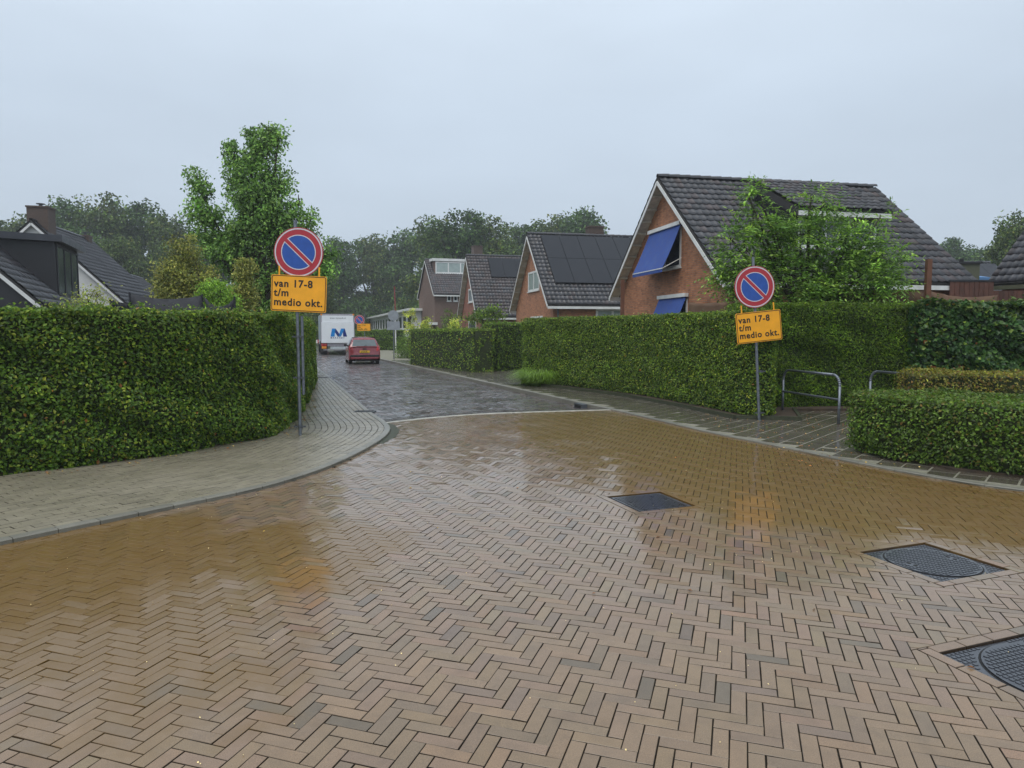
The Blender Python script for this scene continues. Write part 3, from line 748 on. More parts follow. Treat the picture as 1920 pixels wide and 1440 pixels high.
# ---- hedges
hedge('beech_hedge', 'long tall beech hedge behind the left pavement and left sign', hedgeL_front[:idx_near(hedgeL_front, 30)], 1.96, 1.0, 2100, .054, BEECHL, 1, side=1, topamp=.05, sprig=.10, amp=.07)
hedge('beech_hedge', 'neatly clipped bright beech hedge behind the right sign', resample(hedgeR_front, .2)[:-2], 2.08, .9, 1800, .052, BEECH, 2, side=1, topamp=.03, sprig=.05, z0=.08, amp=.035)
cf = smooth_curve([(5.0, 14.7), (7, 15.0), (9.3, 14.9), (11.0, 14.7)], .3)
hedge('conifer_hedge', 'soft feathery conifer hedge behind the bicycle rails', cf, 2.26, 1.1, 2100, .07, CONIF, 3, side=1, z0=.05, topamp=.05, sprig=.07, jitter=.8, wid=.3, down=.2)
cf = smooth_curve([(8.45, 14.55), (10, 14.3), (12.5, 13.9), (14.5, 13.6)], .3)
hedge('ivy_hedge', 'dark glossy ivy hedge at the right edge of the picture', cf, 2.26, .5, 800, .105, IVY, 4, side=1, z0=.05, topamp=.06, sprig=.12, wid=.85, amp=.08)
cf = smooth_curve([(4.72, 9.75), (4.82, 9.1), (5.2, 8.45), (5.9, 7.75), (7.2, 7.1), (9.5, 6.4), (11.5, 5.9)], .2)
hedge('low_hedge', 'low flat topped hedge in the right foreground beside the junction', cf, .86, 1.55, 2000, .048, LOWH, 5, side=1, z0=.05, topamp=.03, sprig=.03, amp=.06)
cf = smooth_curve([(6.75, 11.6), (8.4, 11.3), (12, 10.7)], .3)
hedge('low_hedge', 'brownish yellow low hedge behind the green low hedge', cf, 1.0, .9, 1200, .05, BROWNH, 6, side=1, z0=.03, topamp=.06, sprig=.07)
# further up the street
hedge('beech_hedge', 'clipped hedge between the street and the brick houses, left of the drive', smooth_curve([(-4.3, 35.6), (-2.5, 32.2), (-.72, 28.7)], .4), 1.75, 1.0, 420, .09, BEECH, 7, side=-1, z0=0, amp=.05)
hedge('beech_hedge', 'dark hedge running back from the street along the drive', smooth_curve([(-.5, 28.9), (1.0, 31.0), (2.6, 33.6)], .4), 2.02, .9, 420, .09, CONIF, 8, side=1, z0=0, amp=.05)
def shrub(name, label, c, r, h, n, size, pal, cat='shrub', kind='ball', group=None, wid=.6):
    return tree(name, label, (c[0], c[1], 0), [(0, 0, h * .5, r[0], r[1], h * .5)], max(12, n // 40), n, size, pal, .03, cat, group, rc=min(r) * .28, trunk_h=h * .3, shell=.75, wid=wid)
c = G(768, 673); shrub('garden_shrub', 'rounded green shrub on the corner left of the clipped hedge', (c.x, c.y + 1.5), (1.0, 1.6), 1.35, 4500, .10, ([(.06, .12, .03), (.09, .16, .04), (.035, .075, .02)], [3, 2, 3]))
hedge('low_hedge', 'dark green hedge in front of the school beyond the red car', [(-15.2, 66), (-13, 63), (-10.2, 60.5)], 1.75, 1.2, 260, .13, CONIF, 9, side=1, z0=0)
# ornamental grass and white flowers at the end of the right hedge
def grass_clump(label, c, r, h, n, col):
    root = thing('grass_clump', label, 'ornamental grass', (c[0], c[1], 0)); P = []
    a = rng.uniform(0, 6.283, n); rr = r * np.sqrt(rng.random(n)) * .55; bx, by = np.cos(a) * rr, np.sin(a) * rr; lean = rng.uniform(.2, 1, n) * r * .8
    V = []; hh = h * rng.uniform(.35, 1.1, n) * (1.15 - .5 * (rr / r)); w = .012
    for k, (t, zz) in enumerate(((0, 0), (.35, .75), (.75, 1.0), (1.1, .7))):
        x = bx + np.cos(a) * lean * t; y = by + np.sin(a) * lean * t; ww = w * (1 - .3 * k)
        V += [np.stack([x - np.sin(a) * ww, y + np.cos(a) * ww, hh * zz], 1), np.stack([x + np.sin(a) * ww, y - np.cos(a) * ww, hh * zz], 1)]
    V = np.stack(V, 1).reshape(-1, 3); k = np.arange(n)[:, None] * 8
    F = np.concatenate([k + [2 * j, 2 * j + 1, 2 * j + 3, 2 * j + 2] for j in range(3)])
    cols = np.repeat(palette(n, [col, tuple(x * .6 for x in col)], [2, 1]), 8, axis=0)
    link('blades', mesh_np('blades', V, F, cols), M_LEAF, root, 'stuff'); return root
c = G(1008, 722); grass_clump('bright green ornamental grass spilling at the left end of the right hedge', (c.x + .15, c.y - .1), 1.0, .5, 2200, (.10, .19, .045))
c = G(1020, 715)
t = tree('flower_shrub', 'small shrub with white flower heads at the end of the right hedge', (c.x + .15, c.y + .1, 0), [(0, 0, .55, .25, .25, .5)], 20, 500, .08, BEECH, .02, 'flowering shrub', rc=.1)
for z, dx in ((.95, 0), (.62, .05), (.45, .1)):
    P = norm(rng.normal(0, 1, (60, 3))) * .09 + np.array([dx - .12, -.2, z]); link('flower_head', leaf_mesh('flower_head', P, P - np.array([dx - .12, -.2, z]), .05, palette(60, [(.4, .45, .5)], [1])), M_LEAF, t, 'stuff')
# ------------------------------------------------------------------ signs
M_SRED = mat('sign_red', (.42, .018, .03), .35, .1, 12, coat=.3); M_SWHT = mat('sign_white', (.62, .58, .62), .4, .1, 12)
M_SBLU = mat('sign_blue', (.012, .075, .36), .35, .12, 12, coat=.3); M_SYEL = mat('sign_yellow', (.92, .40, .008), .4, .08, 6, coat=.2)
M_INK = mat('ink', (.012, .010, .008), .5, .1); M_AGED = mat('sign_back', (.30, .33, .36), .5, .15, 8, metal=.3)
def disc(b, r0, r1, y, y2=None, n=48):
    """annulus facing -y at depth y (thickness to y2)"""
    for i in range(n):
        a0, a1 = 2 * math.pi * i / n, 2 * math.pi * (i + 1) / n; c0, s0, c1, s1 = math.cos(a0), math.sin(a0), math.cos(a1), math.sin(a1)
        vs = [(r0 * c0, y, r0 * s0), (r1 * c0, y, r1 * s0), (r1 * c1, y, r1 * s1), (r0 * c1, y, r0 * s1)]
        fs = [(0, 1, 2, 3)] if r0 > 1e-6 else [(0, 1, 2)]
        if r0 <= 1e-6: vs = vs[:3]
        b.add(vs, fs)
        if y2 is not None: b.add([(r1 * c0, y, r1 * s0), (r1 * c0, y2, r1 * s0), (r1 * c1, y2, r1 * s1), (r1 * c1, y, r1 * s1)], [(0, 1, 2, 3)])
def text_mesh(name, s, size, m, parent, M, bold=.006, space=1.0):
    cu = bpy.data.curves.new(name, 'FONT'); cu.body = s; cu.size = size; cu.offset = bold; cu.space_character = space; cu.align_x = 'LEFT'; cu.resolution_u = 3
    o = bpy.data.objects.new(name, cu); COL.objects.link(o); dg = bpy.context.evaluated_depsgraph_get(); me = bpy.data.meshes.new_from_object(o.evaluated_get(dg))
    bpy.data.objects.remove(o); me.name = name; me.materials.clear(); r = link(name, me, m, parent); r.matrix_basis = M; return r
def rrect(w, h, r, n=5):
    p = []
    for cx, cz, a in ((w / 2 - r, h / 2 - r, 0), (-w / 2 + r, h / 2 - r, 90), (-w / 2 + r, -h / 2 + r, 180), (w / 2 - r, -h / 2 + r, 270)):
        for k in range(n + 1): t = R(a + 90 * k / n); p.append((cx + r * math.cos(t), cz + r * math.sin(t)))
    return p
def no_parking(label, base, ztop, dr, dz, bw, bh, bz, rz, roll_d, roll_b, lean=0, stub=None, back=False, small=False, bdx=0, ddx=0, group=None):
    t = thing('road_sign', label, 'road sign', base, rz, group)
    MB().tube((0, 0, -.1), (lean, 0, ztop), .026, n=12).build('pole', M_GALV, t, smooth='auto')
    if stub: MB().tube((.06, .03, stub[0]), (.06, .03, stub[1]), .024, n=12).build('second_pole', M_GALV, t, smooth='auto')
    cl = MB()
    for z in ((.12, .9, 1.55) if not small else ()): cl.tube((0, 0, z), (0, 0, z + .04), .034, n=12); cl.box(-.09, .09, -.012, .012, z + .008, z + .032)
    if not small: cl.build_each('clamp', M_GALVD, t)
    def plate(name, M, fn): o = fn(name); o.matrix_basis = M; return o
    lx = lambda z: lean * z / ztop
    Md = Matrix.Translation((lx(dz) + ddx, -.045, dz)) @ Matrix.Rotation(R(roll_d), 4, 'Y')
    b = MB(); disc(b, 0, dr, 0, .02); disc(b, 0, dr, .0201)
    d = b.build('disc_plate', M_AGED if back else M_SRED, t); d.matrix_basis = Md
    ds = MB(); disc(ds, 0, dr, .022); ds.build('disc_back', M_AGED, d)
    q = MB(); disc(q, dr * .915, dr * .968, -.0015); q.build('white_ring', M_SWHT, d)
    q = MB(); disc(q, dr * .668, dr * .705, -.0015); q.build('inner_ring', M_SWHT, d)
    q = MB(); disc(q, 0, dr * .668, -.0012); q.build('blue_field', M_SBLU, d)
    Mr = Matrix.Rotation(R(45), 4, 'Y')
    q = MB(); L = dr * .675; q.quad(*[Mr @ Vector(v) for v in ((-L, -.0022, -dr * .105), (L, -.0022, -dr * .105), (L, -.0022, dr * .105), (-L, -.0022, dr * .105))]); q.build('bar_edge', M_SWHT, d)
    q = MB(); L = dr * .71; q.quad(*[Mr @ Vector(v) for v in ((-L, -.0032, -dr * .072), (L, -.0032, -dr * .072), (L, -.0032, dr * .072), (-L, -.0032, dr * .072))]); q.build('diagonal_bar', M_SRED, d)
    Mb = Matrix.Translation((lx(bz) + bdx, -.05, bz)) @ Matrix.Rotation(R(roll_b), 4, 'Y')
    XZ = Matrix(((1, 0, 0, 0), (0, 0, -1, 0), (0, 1, 0, 0), (0, 0, 0, 1)))  # (x,y)->(x,z), z -> -y
    bd = MB().prism(rrect(bw, bh, .03), -.018, 0, XZ).build('board', M_SYEL, t); bd.matrix_basis = Mb
    ot, it = rrect(bw - .02, bh - .02, .026), rrect(bw - .042, bh - .042, .02); n = len(ot); q = MB()
    q.add([(p[0], -.0015, p[1]) for p in ot] + [(p[0], -.0015, p[1]) for p in it], [(i, (i + 1) % n, n + (i + 1) % n, n + i) for i in range(n)]); q.build('board_border', M_INK, bd)
    MB().box(-bw / 2 + .02, bw / 2 - .02, .02, .03, -bh / 2 + .02, bh / 2 - .02).build('board_back', M_AGED, bd)
    fs = bh * .262
    for k, s in enumerate(('van 17-8', 't/m', 'medio okt.')):
        text_mesh('lettering', s, fs, M_INK, bd, Matrix.Translation((-bw / 2 + .045, -.0025, bh / 2 - bh * (.33 + .255 * k))) @ Matrix.Rotation(R(90), 4, 'X') @ Matrix.Diagonal((1.05, 1.08, 1, 1)), .004 * bh / .575, 1.12)
    if not small:
        q = MB()
        for x in (-bw * .36, bw * .36): q.box(x - .012, x + .012, .002, .01, bh / 2 - .02, bh / 2 + .14)
        q.build_each('bracket', M_SYEL, bd)
    return t
b1 = G(563, 820); Y1 = b1.y
c1 = at(559.5, 473, Y1 - .05); c2 = at(560, 550.5, Y1 - .05); tp = at(560, 413, Y1)
no_parking('no parking sign above a yellow board on a clamped pole by the left hedge', (b1.x, Y1, ZL), tp.z - ZL, .385, c1.z - ZL, .865, .565, c2.z - ZL, 0, 0, 2.7, 0, (.65, 1.9), bdx=c2.x - b1.x, ddx=c1.x - b1.x)
b2 = G(1424, 790); Y2 = b2.y
c1 = at(1416, 538, Y2 - .05); c2 = at(1420.5, 612.5, Y2 - .05); tp = at(1411, 482, Y2)
no_parking('no parking sign above a tilted yellow board in front of the right hedge', (b2.x, Y2, ZR), tp.z - ZR, .385, c1.z - ZR, .865, .565, c2.z - ZR, R(6), -3, -6.0, tp.x - b2.x, bdx=.04, ddx=-.01)
p3 = G(683, 664)
c1 = at(673, 600, 50); c2 = at(682, 613.5, 50)
t3 = no_parking('small distant no parking sign with yellow board beside the white truck', (at(684, 640, 50).x, 50, -.08), 3.0, .36, c1.z + .08, .95, .52, c2.z + .08, 0, 0, 0, 0, small=True, bdx=-.05, ddx=-.35)
c1 = at(734.5, 591, 41); c2 = at(737, 610, 41)
t4 = thing('road_sign', 'grey backs of a round sign and board seen from behind', 'road sign', (c1.x + .1, 41, -.02), R(0))
MB().tube((0, 0, 0), (0, 0, c1.z + .55), .03).build('pole', M_GALV, t4)
b = MB(); disc(b, 0, .31, -.05, -.03); b.build('disc_back', M_AGED, t4).location.z = c1.z
MB().prism(rrect(.75, .5, .03), 0, .012, Matrix(((1, 0, 0, 0), (0, 0, -1, -.05), (0, 1, 0, c2.z), (0, 0, 0, 1)))).build('board_back', M_AGED, t4)
# flag pole, red and white
q0 = at(742, 640, 60); q1 = at(741, 537, 60)
t = thing('flag_pole', 'slender white pole with a dark red upper part behind the grey sign backs', 'pole', (q0.x, 60, 0))
MB().tube((0, 0, 0), (0, 0, q1.z * .62), .06, .055, 8).build('pole', M_WHITE, t)
MB().tube((0, 0, q1.z * .62), (-.05, 0, q1.z), .055, .045, 8).build('pole_top', mat('dull_red', (.25, .05, .05), .5), t)
# bicycle rails
def rail(p, q, h, label):
    p, q = Vector(p), Vector(q); d = (q - p); L = d.length
    t = thing('bicycle_rail', label, 'bicycle rail', (p.x, p.y, ZR), math.atan2(d.y, d.x), 'bicycle rails'); r = .2; pts = [(0, 0, -.05), (0, 0, h - r)]
    for k in range(1, 8): a = R(90 * k / 8); pts.append((r - r * math.cos(a), 0, h - r + r * math.sin(a)))
    pts.append((r, 0, h)); m = [(L - x, y, z) for x, y, z in pts][::-1]
    MB().path(pts + m, .024, 10).build('frame_tube', M_GALV, t, smooth=True); MB().tube((0, 0, h * .5), (L, 0, h * .5), .02).build('cross_bar', M_GALV, t, smooth='auto')
rail(G(1467, 775), G(1572, 797), .88, 'bent steel bicycle rail standing free beside the right sign')
rail((7.15, 13.9, 0), (7.47, 12.2, 0), .88, 'bent steel bicycle rail half hidden behind the low hedge')
# ------------------------------------------------------------------ houses
def tile_mesh(m, wt=.24, lt=.35, tint=(1, 1, 1)):
    us = [0, .06, .12, .18, .24]; hs = [.034, .010, 0, .014, .036]; V = []
    us = [u * wt / .24 for u in us]
    for u, h in zip(us, hs): V.append((u, 0, h))
    for u, h in zip(us, hs): V.append((u, lt + .03, h + .03))
    for u, h in zip(us, hs): V.append((u, lt + .03, h + .008))
    F = [(i, i + 1, 6 + i, 5 + i) for i in range(4)] + [(5 + i, 6 + i, 11 + i, 10 + i) for i in range(4)]
    return np.array(V), np.array(F)
def roof_tiles(parent, O, U, Dn, width, length, wt, lt, m, k_single, avoid=None, cam_pm=None, redness=.15, name='tile'):
    """O top corner, U unit along the ridge, Dn unit down the slope (local to parent)"""
    U, Dn = Vector(U), Vector(Dn); nrm = U.cross(Dn)
    if nrm.z < 0: O = Vector(O) + U * width; U = -U; nrm = U.cross(Dn)
    O = Vector(O); nc, nr = int(round(width / wt)), int(round(length / lt)); wt, lt = width / nc, length / nr; V, F = tile_mesh(m, wt, lt)
    rows = []
    for r_ in range(nr):
        for c in range(nc):
            if avoid and avoid((c + .5) * wt, (r_ + .5) * lt): continue
            rows.append((c, r_))
    tints = []
    for i in range(12):
        v = rng.uniform(.7, 1.35); t = np.array([v, v, v]);
        if rng.random() < redness * 2: t *= np.array([1.25, 1.0, .92])
        tints.append(t)
    meshes = []
    for t in tints: me = mesh_np(name, V, F, np.tile(t, (len(V), 1)), True); me.materials.append(m); meshes.append(me)
    B = Matrix((U, Dn, nrm)).transposed()
    scored = []
    for (c, r_) in rows:
        p = O + U * (c * wt) + Dn * (r_ * lt); w = cam_pm @ p if cam_pm else p; scored.append(((w.length if in_frame(w.x, w.y, w.z) else 1e6), c, r_, p))
    scored.sort(key=lambda s: s[0]); VV, FF, TT = [], [], []
    for i, (d, c, r_, p) in enumerate(scored):
        j = B @ Vector((0, 0, rng.normal(0, .003)))
        if i < k_single and d < 1e5:
            o = bpy.data.objects.new(name, meshes[int(rng.integers(12))]); COL.objects.link(o); o.parent = parent
            M = B.to_4x4(); M.translation = p + j; o.matrix_basis = M @ Matrix.Rotation(rng.normal(0, .012), 4, 'Z')
        else:
            a = V @ np.array(B).T + np.array(p + j); FF.append(F + len(VV) * len(V)); VV.append(a); TT.append(np.tile(tints[int(rng.integers(12))], (len(V), 1)))
    if VV: link('tile_field', mesh_np('tile_field', np.concatenate(VV), np.concatenate(FF), np.concatenate(TT), True), m, parent, 'stuff')
def window(root, plane, pos, a0, a1, z0, z1, nm=1, frame=None, glass=None, out=-1, fw=.07, name='window'):
    """plane 'x' (gable wall x=pos, spans y) or 'y' (side wall y=pos, spans x)"""
    frame = frame or M_WHITE; glass = glass or M_GLASS; b = MB(); g_ = MB()
    def bx(B, u0, u1, v0, v1, d0, d1):
        lo, hi = sorted((pos + out * d0, pos + out * d1))
        if plane == 'x': B.box(lo, hi, u0, u1, v0, v1)
        else: B.box(u0, u1, lo, hi, v0, v1)
    bx(b, a0, a1, z0, z0 + fw, -.02, .04); bx(b, a0, a1, z1 - fw, z1, -.02, .04)
    for i in range(nm + 1):
        u = a0 + (a1 - a0 - fw) * i / nm; bx(b, u, u + fw, z0 + fw, z1 - fw, -.02, .037)
    bx(b, a0 - .04, a1 + .04, z0 - .05, z0 - .002, -.02, .09)
    o = b.build(name, frame, root); bx(g_, a0 + fw * .5, a1 - fw * .5, z0 + fw * .5, z1 - fw * .5, -.015, .012); g_.build('pane', glass, o); return o
def house(label, corner, ang, w, L, eh, rh, wall, tilem, singles=0, ox=.38, oy=.35, wt=.24, lt=.35, soffit=True, barge=None, gutter=None, avoid=None, redness=.15, back_tiles=False, ridge_parts=True, name='brick_house'):
    root = thing(name, label, 'house', (corner[0], corner[1], -.1), ang); pm = PM(root); eh += .1; rh += .1
    barge = barge or M_WHITE; gutter = gutter or M_WHITE
    pent = [(0, 0), (w, 0), (w, eh), (w / 2, rh), (0, eh)]
    MB().add([(x, p[0], p[1]) for x in (0, L) for p in pent], [(0, 1, 2, 3, 4)[::-1], (5, 6, 7, 8, 9), (0, 1, 6, 5), (1, 2, 7, 6), (2, 3, 8, 7), (3, 4, 9, 8), (4, 0, 5, 9)]).build('wall', wall, root)
    sl = math.atan2(rh - eh, w / 2); c, s = math.cos(sl), math.sin(sl); th = .1
    rf = MB()
    for sg in (1, -1):
        yb = 0 if sg == 1 else w; ys = 1 if sg == 1 else -1
        e0 = (yb - ys * oy * c, eh - oy * s + .02); r0 = (w / 2, rh + .02)
        n = (-ys * s * th, c * th)
        vs = [(x, *p) for x in (-ox, L + ox) for p in (e0, r0, (r0[0] , r0[1] + th / c), (e0[0] + n[0], e0[1] + n[1]))]
        f = [(0, 1, 2, 3), (4, 7, 6, 5), (0, 4, 5, 1), (3, 2, 6, 7), (0, 3, 7, 4)]
        rf.add(vs, f if sg == 1 else [q[::-1] for q in f])
    roof = rf.build('roof', M_ROOFB, root)
    top = Vector((-ox, w / 2, rh + .02 + th / c + .01)); Ls = (w / 2) / c + oy
    roof_tiles(roof, top, (1, 0, 0), (0, -c, -s), L + 2 * ox, Ls + .04, wt, lt, tilem, singles, avoid, pm, redness)
    roof_tiles(roof, top, (1, 0, 0), (0, c, -s), L + 2 * ox, Ls + .04, wt, lt, tilem, 0, None, pm, redness)
    # ridge tiles
    nrt = int((L + 2 * ox) / .38); b = MB(); rr = .11
    for i in range(nrt):
        x0 = -ox + i * (L + 2 * ox) / nrt; x1 = x0 + (L + 2 * ox) / nrt + .02; q = MB()
        for k in range(6):
            a0, a1 = math.pi * k / 6, math.pi * (k + 1) / 6
            q.add([(x0, w / 2 + (rr - .012) * math.cos(a0), top.z + .02 + (rr - .012) * math.sin(a0)), (x1, w / 2 + rr * math.cos(a0), top.z + .03 + rr * math.sin(a0)),
                   (x1, w / 2 + rr * math.cos(a1), top.z + .03 + rr * math.sin(a1)), (x0, w / 2 + (rr - .012) * math.cos(a1), top.z + .02 + (rr - .012) * math.sin(a1))], [(0, 1, 2, 3)])
        if ridge_parts: q.build('ridge_tile', tilem, roof)
        else: b.v, b.f, b.t = b.v + q.v, b.f + [tuple(j + len(b.v) for j in f) for f in q.f], b.t + q.t
    if b.v: b.build('ridge_tiles', tilem, roof)
    # verge boards on the visible gable, verge roll tiles
    bb = MB()
    for ys, yb in ((1, 0), (-1, w)):
        e0 = Vector((-ox - .012, yb - ys * oy * c, eh - oy * s - .02)); r0 = Vector((-ox - .012, w / 2, rh - .02)); bb.bar(e0, r0, .025, .115, up=(-1, 0, 0) if False else (0, -s * ys, c))
        e1_ = e0 + Vector((L + 2 * ox + .024, 0, 0)); r1 = r0 + Vector((L + 2 * ox + .024, 0, 0)); bb.bar(e1_, r1, .025, .16, up=(0, -s * ys, c))
    bb.build_each('verge_board', barge, root)
    if soffit:
        sb = MB(); bt = MB()
        for ys, yb in ((1, 0), (-1, w)):
            e0 = Vector((-ox / 2 - .0, yb - ys * oy * c * .9, eh - oy * s * .9 + .005)); r0 = Vector((-ox / 2, w / 2, rh - .002)); sb.bar(e0, r0, ox, .02, up=(0, -s * ys, c))
            d = r0 - e0; nb = int(d.length / .55)
            for i in range(1, nb): p = e0 + d * i / nb + Vector((0, s * ys * .05, -c * .05)); bt.bar(p + Vector((-ox / 2 + .01, 0, 0)), p + Vector((ox / 2 - .01, 0, 0)), .05, .07, up=(0, -s * ys, c))
        sb.build_each('soffit', M_SOFF, root); bt.build_each('soffit_batten', M_SOFF, root)
    gt = MB(); zg = eh - oy * s - .02
    gt.box(-ox, L + ox, -oy * c - .13, -oy * c - .005, zg - .1, zg + .03).box(-ox, L + ox, w + oy * c + .005, w + oy * c + .13, zg - .1, zg + .03)
    gt.build_each('gutter', gutter, root)
    root['_'] = 0; del root['_']
    return root, roof, dict(c=c, s=s, th=th, w=w, L=L, eh=eh, rh=rh, ox=ox, oy=oy, top=top, pm=pm)
def local_gable(px, py, P):   # pixel -> (y,z) on the gable wall
    pm = P['pm']; o = pm @ Vector((0, 0, 0)); n = (pm.to_3x3() @ Vector((1, 0, 0))); w = on_plane(px, py, o, n); l = pm.inverted() @ w; return l.y, l.z
def local_side(px, py, P, y=0):
    pm = P['pm']; o = pm @ Vector((0, y, 0)); n = (pm.to_3x3() @ Vector((0, 1, 0))); w = on_plane(px, py, o, n); l = pm.inverted() @ w; return l.x, l.z
def chimney(root, x, y, z0, z1, sx, sy, cap=True, m=None):
    MB().box(x - sx / 2, x + sx / 2, y - sy / 2, y + sy / 2, z0, z1).box(x - sx / 2 - .04, x + sx / 2 + .04, y - sy / 2 - .04, y + sy / 2 + .04, z1, z1 + .09).build('chimney', m or M_CHIM, root)
    if cap: MB().tube((x, y, z1 + .09), (x, y, z1 + .25), .09).tube((x, y, z1 + .25), (x, y, z1 + .29), .22).build('chimney_cap', M_GALVD, root)
def panels(roof, P, x0, n, rows, pw=1.1, ph=2.15, d0=.25):
    c, s, top = P['c'], P['s'], P['top']; B = Matrix(((-1, 0, 0), (0, -c, -s), (0, -s, c))).transposed()
    for r_ in range(rows):
        for i in range(n):
            q = MB().box(-pw + .01, -.01, .01, ph - .01, 0, .035); o = q.build('solar_panel', M_SOLAR, roof, bevel=.004)
            p = Vector((x0 + i * pw, top.y, top.z)) + Vector((0, -c, -s)) * (d0 + r_ * ph) + Vector((0, -s, c)) * .11; M = B.to_4x4(); M.translation = p + Vector((0, 0, 0)); o.matrix_basis = M
# ---- right house with blue awnings
a1 = R(12)
h1, roof1, P1 = house('orange brick gabled house with blue awnings behind the right hedge', (6.18, 20.0), a1, 8.56, 7.7, 3.25, 6.72, M_BWALL1, M_TILE, 300, redness=.12)
def awning(root, P, tl, tr, bl, br, outd, label_mat=M_BLUE):
    y1, z1 = local_gable(*tl, P); y2, z2 = local_gable(*tr, P); zt = (z1 + z2) / 2; drop = outd[1]; od = outd[0]
    yl, yr = max(y1, y2), min(y1, y2)
    b = MB(); n = 6; prof = [(-.08 - od * (i / n), zt - drop * (i / n) - .05 * math.sin(math.pi * i / n)) for i in range(n + 1)]
    for i in range(n): b.quad((prof[i][0], yl, prof[i][1]), (prof[i][0], yr, prof[i][1]), (prof[i + 1][0], yr, prof[i + 1][1]), (prof[i + 1][0], yl, prof[i + 1][1]))
    b.quad((prof[n][0], yl, prof[n][1]), (prof[n][0], yr, prof[n][1]), (prof[n][0], yr, prof[n][1] - .12), (prof[n][0], yl, prof[n][1] - .12))
    aw = b.build('awning', label_mat, root); s_ = aw.modifiers.new('s', 'SOLIDIFY'); s_.thickness = .006
    MB().box(-.16, -.02, yr - .03, yl + .03, zt, zt + .12).build('awning_box', M_WHITE, aw)
    MB().bar((prof[n][0], yl, prof[n][1]), (prof[n][0], yr, prof[n][1]), .03).build('front_rail', M_WHITE, aw)
    q = MB()
    for y in (yl - .02, yr + .02): q.bar((-.03, y, zt - drop * .75), (prof[n][0], y, prof[n][1]), .025)
    q.build_each('awning_arm', M_WHITE, aw); return yr, yl, zt
yr, yl, zt = awning(h1, P1, (1222, 439), (1281, 422), None, None, (.62, 1.42))
window(h1, 'x', 0, yr + .1, yl - .1, zt - 1.35, zt - .05, 2, M_WHITE, M_GLASS)
yr2, yl2, zt2 = awning(h1, P1, (1240, 561), (1291, 557), None, None, (.45, 1.0))
window(h1, 'x', 0, yr2 + .05, yl2 - .1, zt2 - 1.3, zt2 - .05, 2, M_WHITE, M_GLASS)
# shed dormer behind the young tree
def dormer(root, roof, P, x0, x1, d, h, side_m, fas_m, nm, glass, roof_m=None, tiles=None, name='dormer', fw=.08, fall=.12, over=.25, framem=None):
    """front face sits at plan distance d from the eave line"""
    c, s = P['c'], P['s']; zf = P['eh'] + d * s / c + .12; zt = zf + h; t = thing_part = None
    yb = min(P['w'] / 2 - .05, (zt + d * fall - P['eh']) * c / s + .1)
    b = MB().add([(x, y, z) for x in (x0, x1) for (y, z) in ((d, zf - .3), (d, zt), (yb, zt + (yb - d) * fall), (yb, zf - .3 + (yb - d) * s / c * .9))], [(0, 1, 2, 3), (4, 7, 6, 5), (0, 4, 5, 1), (1, 5, 6, 2)])
    dm = b.build(name, side_m, root)
    q = MB(); za, zb = zt + .01 - over * fall, zt + .01 + (yb + .1 - d) * fall
    q.add([(x, y, z) for x in (x0 - .2, x1 + .2) for (y, z) in ((d - over, za), (d - over, za + .26), (yb + .1, zb + .26), (yb + .1, zb))], [(0, 1, 2, 3), (4, 7, 6, 5), (0, 4, 5, 1), (1, 5, 6, 2), (0, 3, 7, 4)])
    q.build('fascia', M_ROOFB if tiles is not None else fas_m, dm)
    if tiles is not None: MB().box(x0 - .15, x1 + .15, d - over - .03, d - over - .004, za + .02, za + .16).build('gutter', M_WHITE, dm)
    if tiles is not None:
        L2 = math.hypot(yb + .1 - d + over, zb - za); cc, s2 = (yb + .1 - d + over) / L2, (zb - za) / L2
        roof_tiles(dm, (x0 - .2, yb + .1, zb + .30), (1, 0, 0), (0, -cc, -s2), x1 - x0 + .4, L2 + .05, .24, .35, tiles, 0)
    window(dm, 'y', d, x0 + .1, x1 - .1, zf + .05, zt - .05, nm, framem or M_WHITE, glass, fw=fw); return dm
dormer(h1, roof1, P1, 2.7, 5.6, 1.0, 1.1, M_DARKWOOD, M_WHITE, 3, M_GLASS, tiles=M_TILE, fall=.5, over=.35)
x_, z_ = local_side(1700, 560, P1); window(h1, 'y', 0, 5.0, 6.6, 1.2, 2.5, 2)
# ---- solar roof house
h2, roof2, P2 = house('brick gabled house with a roof full of black solar panels, middle of the row', (2.17, 37.0), R(13), 8.4, 8.4, 3.2, 7.12, M_BWALL1, M_TILE, 0, redness=.1, ridge_parts=False)
panels(roof2, P2, .35, 7, 2)
y0, z0 = local_gable(991, 548, P2); y1_, z1_ = local_gable(1012, 505, P2); window(h2, 'x', 0, min(y0, y1_), max(y0, y1_), z0, z1_, 2, M_WHITE, M_CURT, fw=.11)
y0, z0 = local_gable(996, 606, P2); y1_, z1_ = local_gable(1018, 592, P2); window(h2, 'x', 0, min(y0, y1_), max(y0, y1_), z0 - .8, z1_, 1, M_WHITE, M_GLASS, fw=.12)
x0, z0 = local_side(1117, 596, P2); x1_, z1_ = local_side(1150, 579, P2); window(h2, 'y', 0, x0, x0 + 1.9, z0 - .3, z1_, 2, M_WHITE, M_CURT, fw=.12)
chimney(h2, 4.0, 4.9, 6.6, 7.95, .9, .7, False)
for hh_, PP_ in ((h1, P1), (h2, P2)):
    MB().tube((.25, -.07, 0), (.25, -.07, PP_['eh'] - .25), .045).tube((.25, -.07, PP_['eh'] - .25), (.25, -.3, PP_['eh'] - .12), .045).build('downpipe', M_GALVD, hh_)
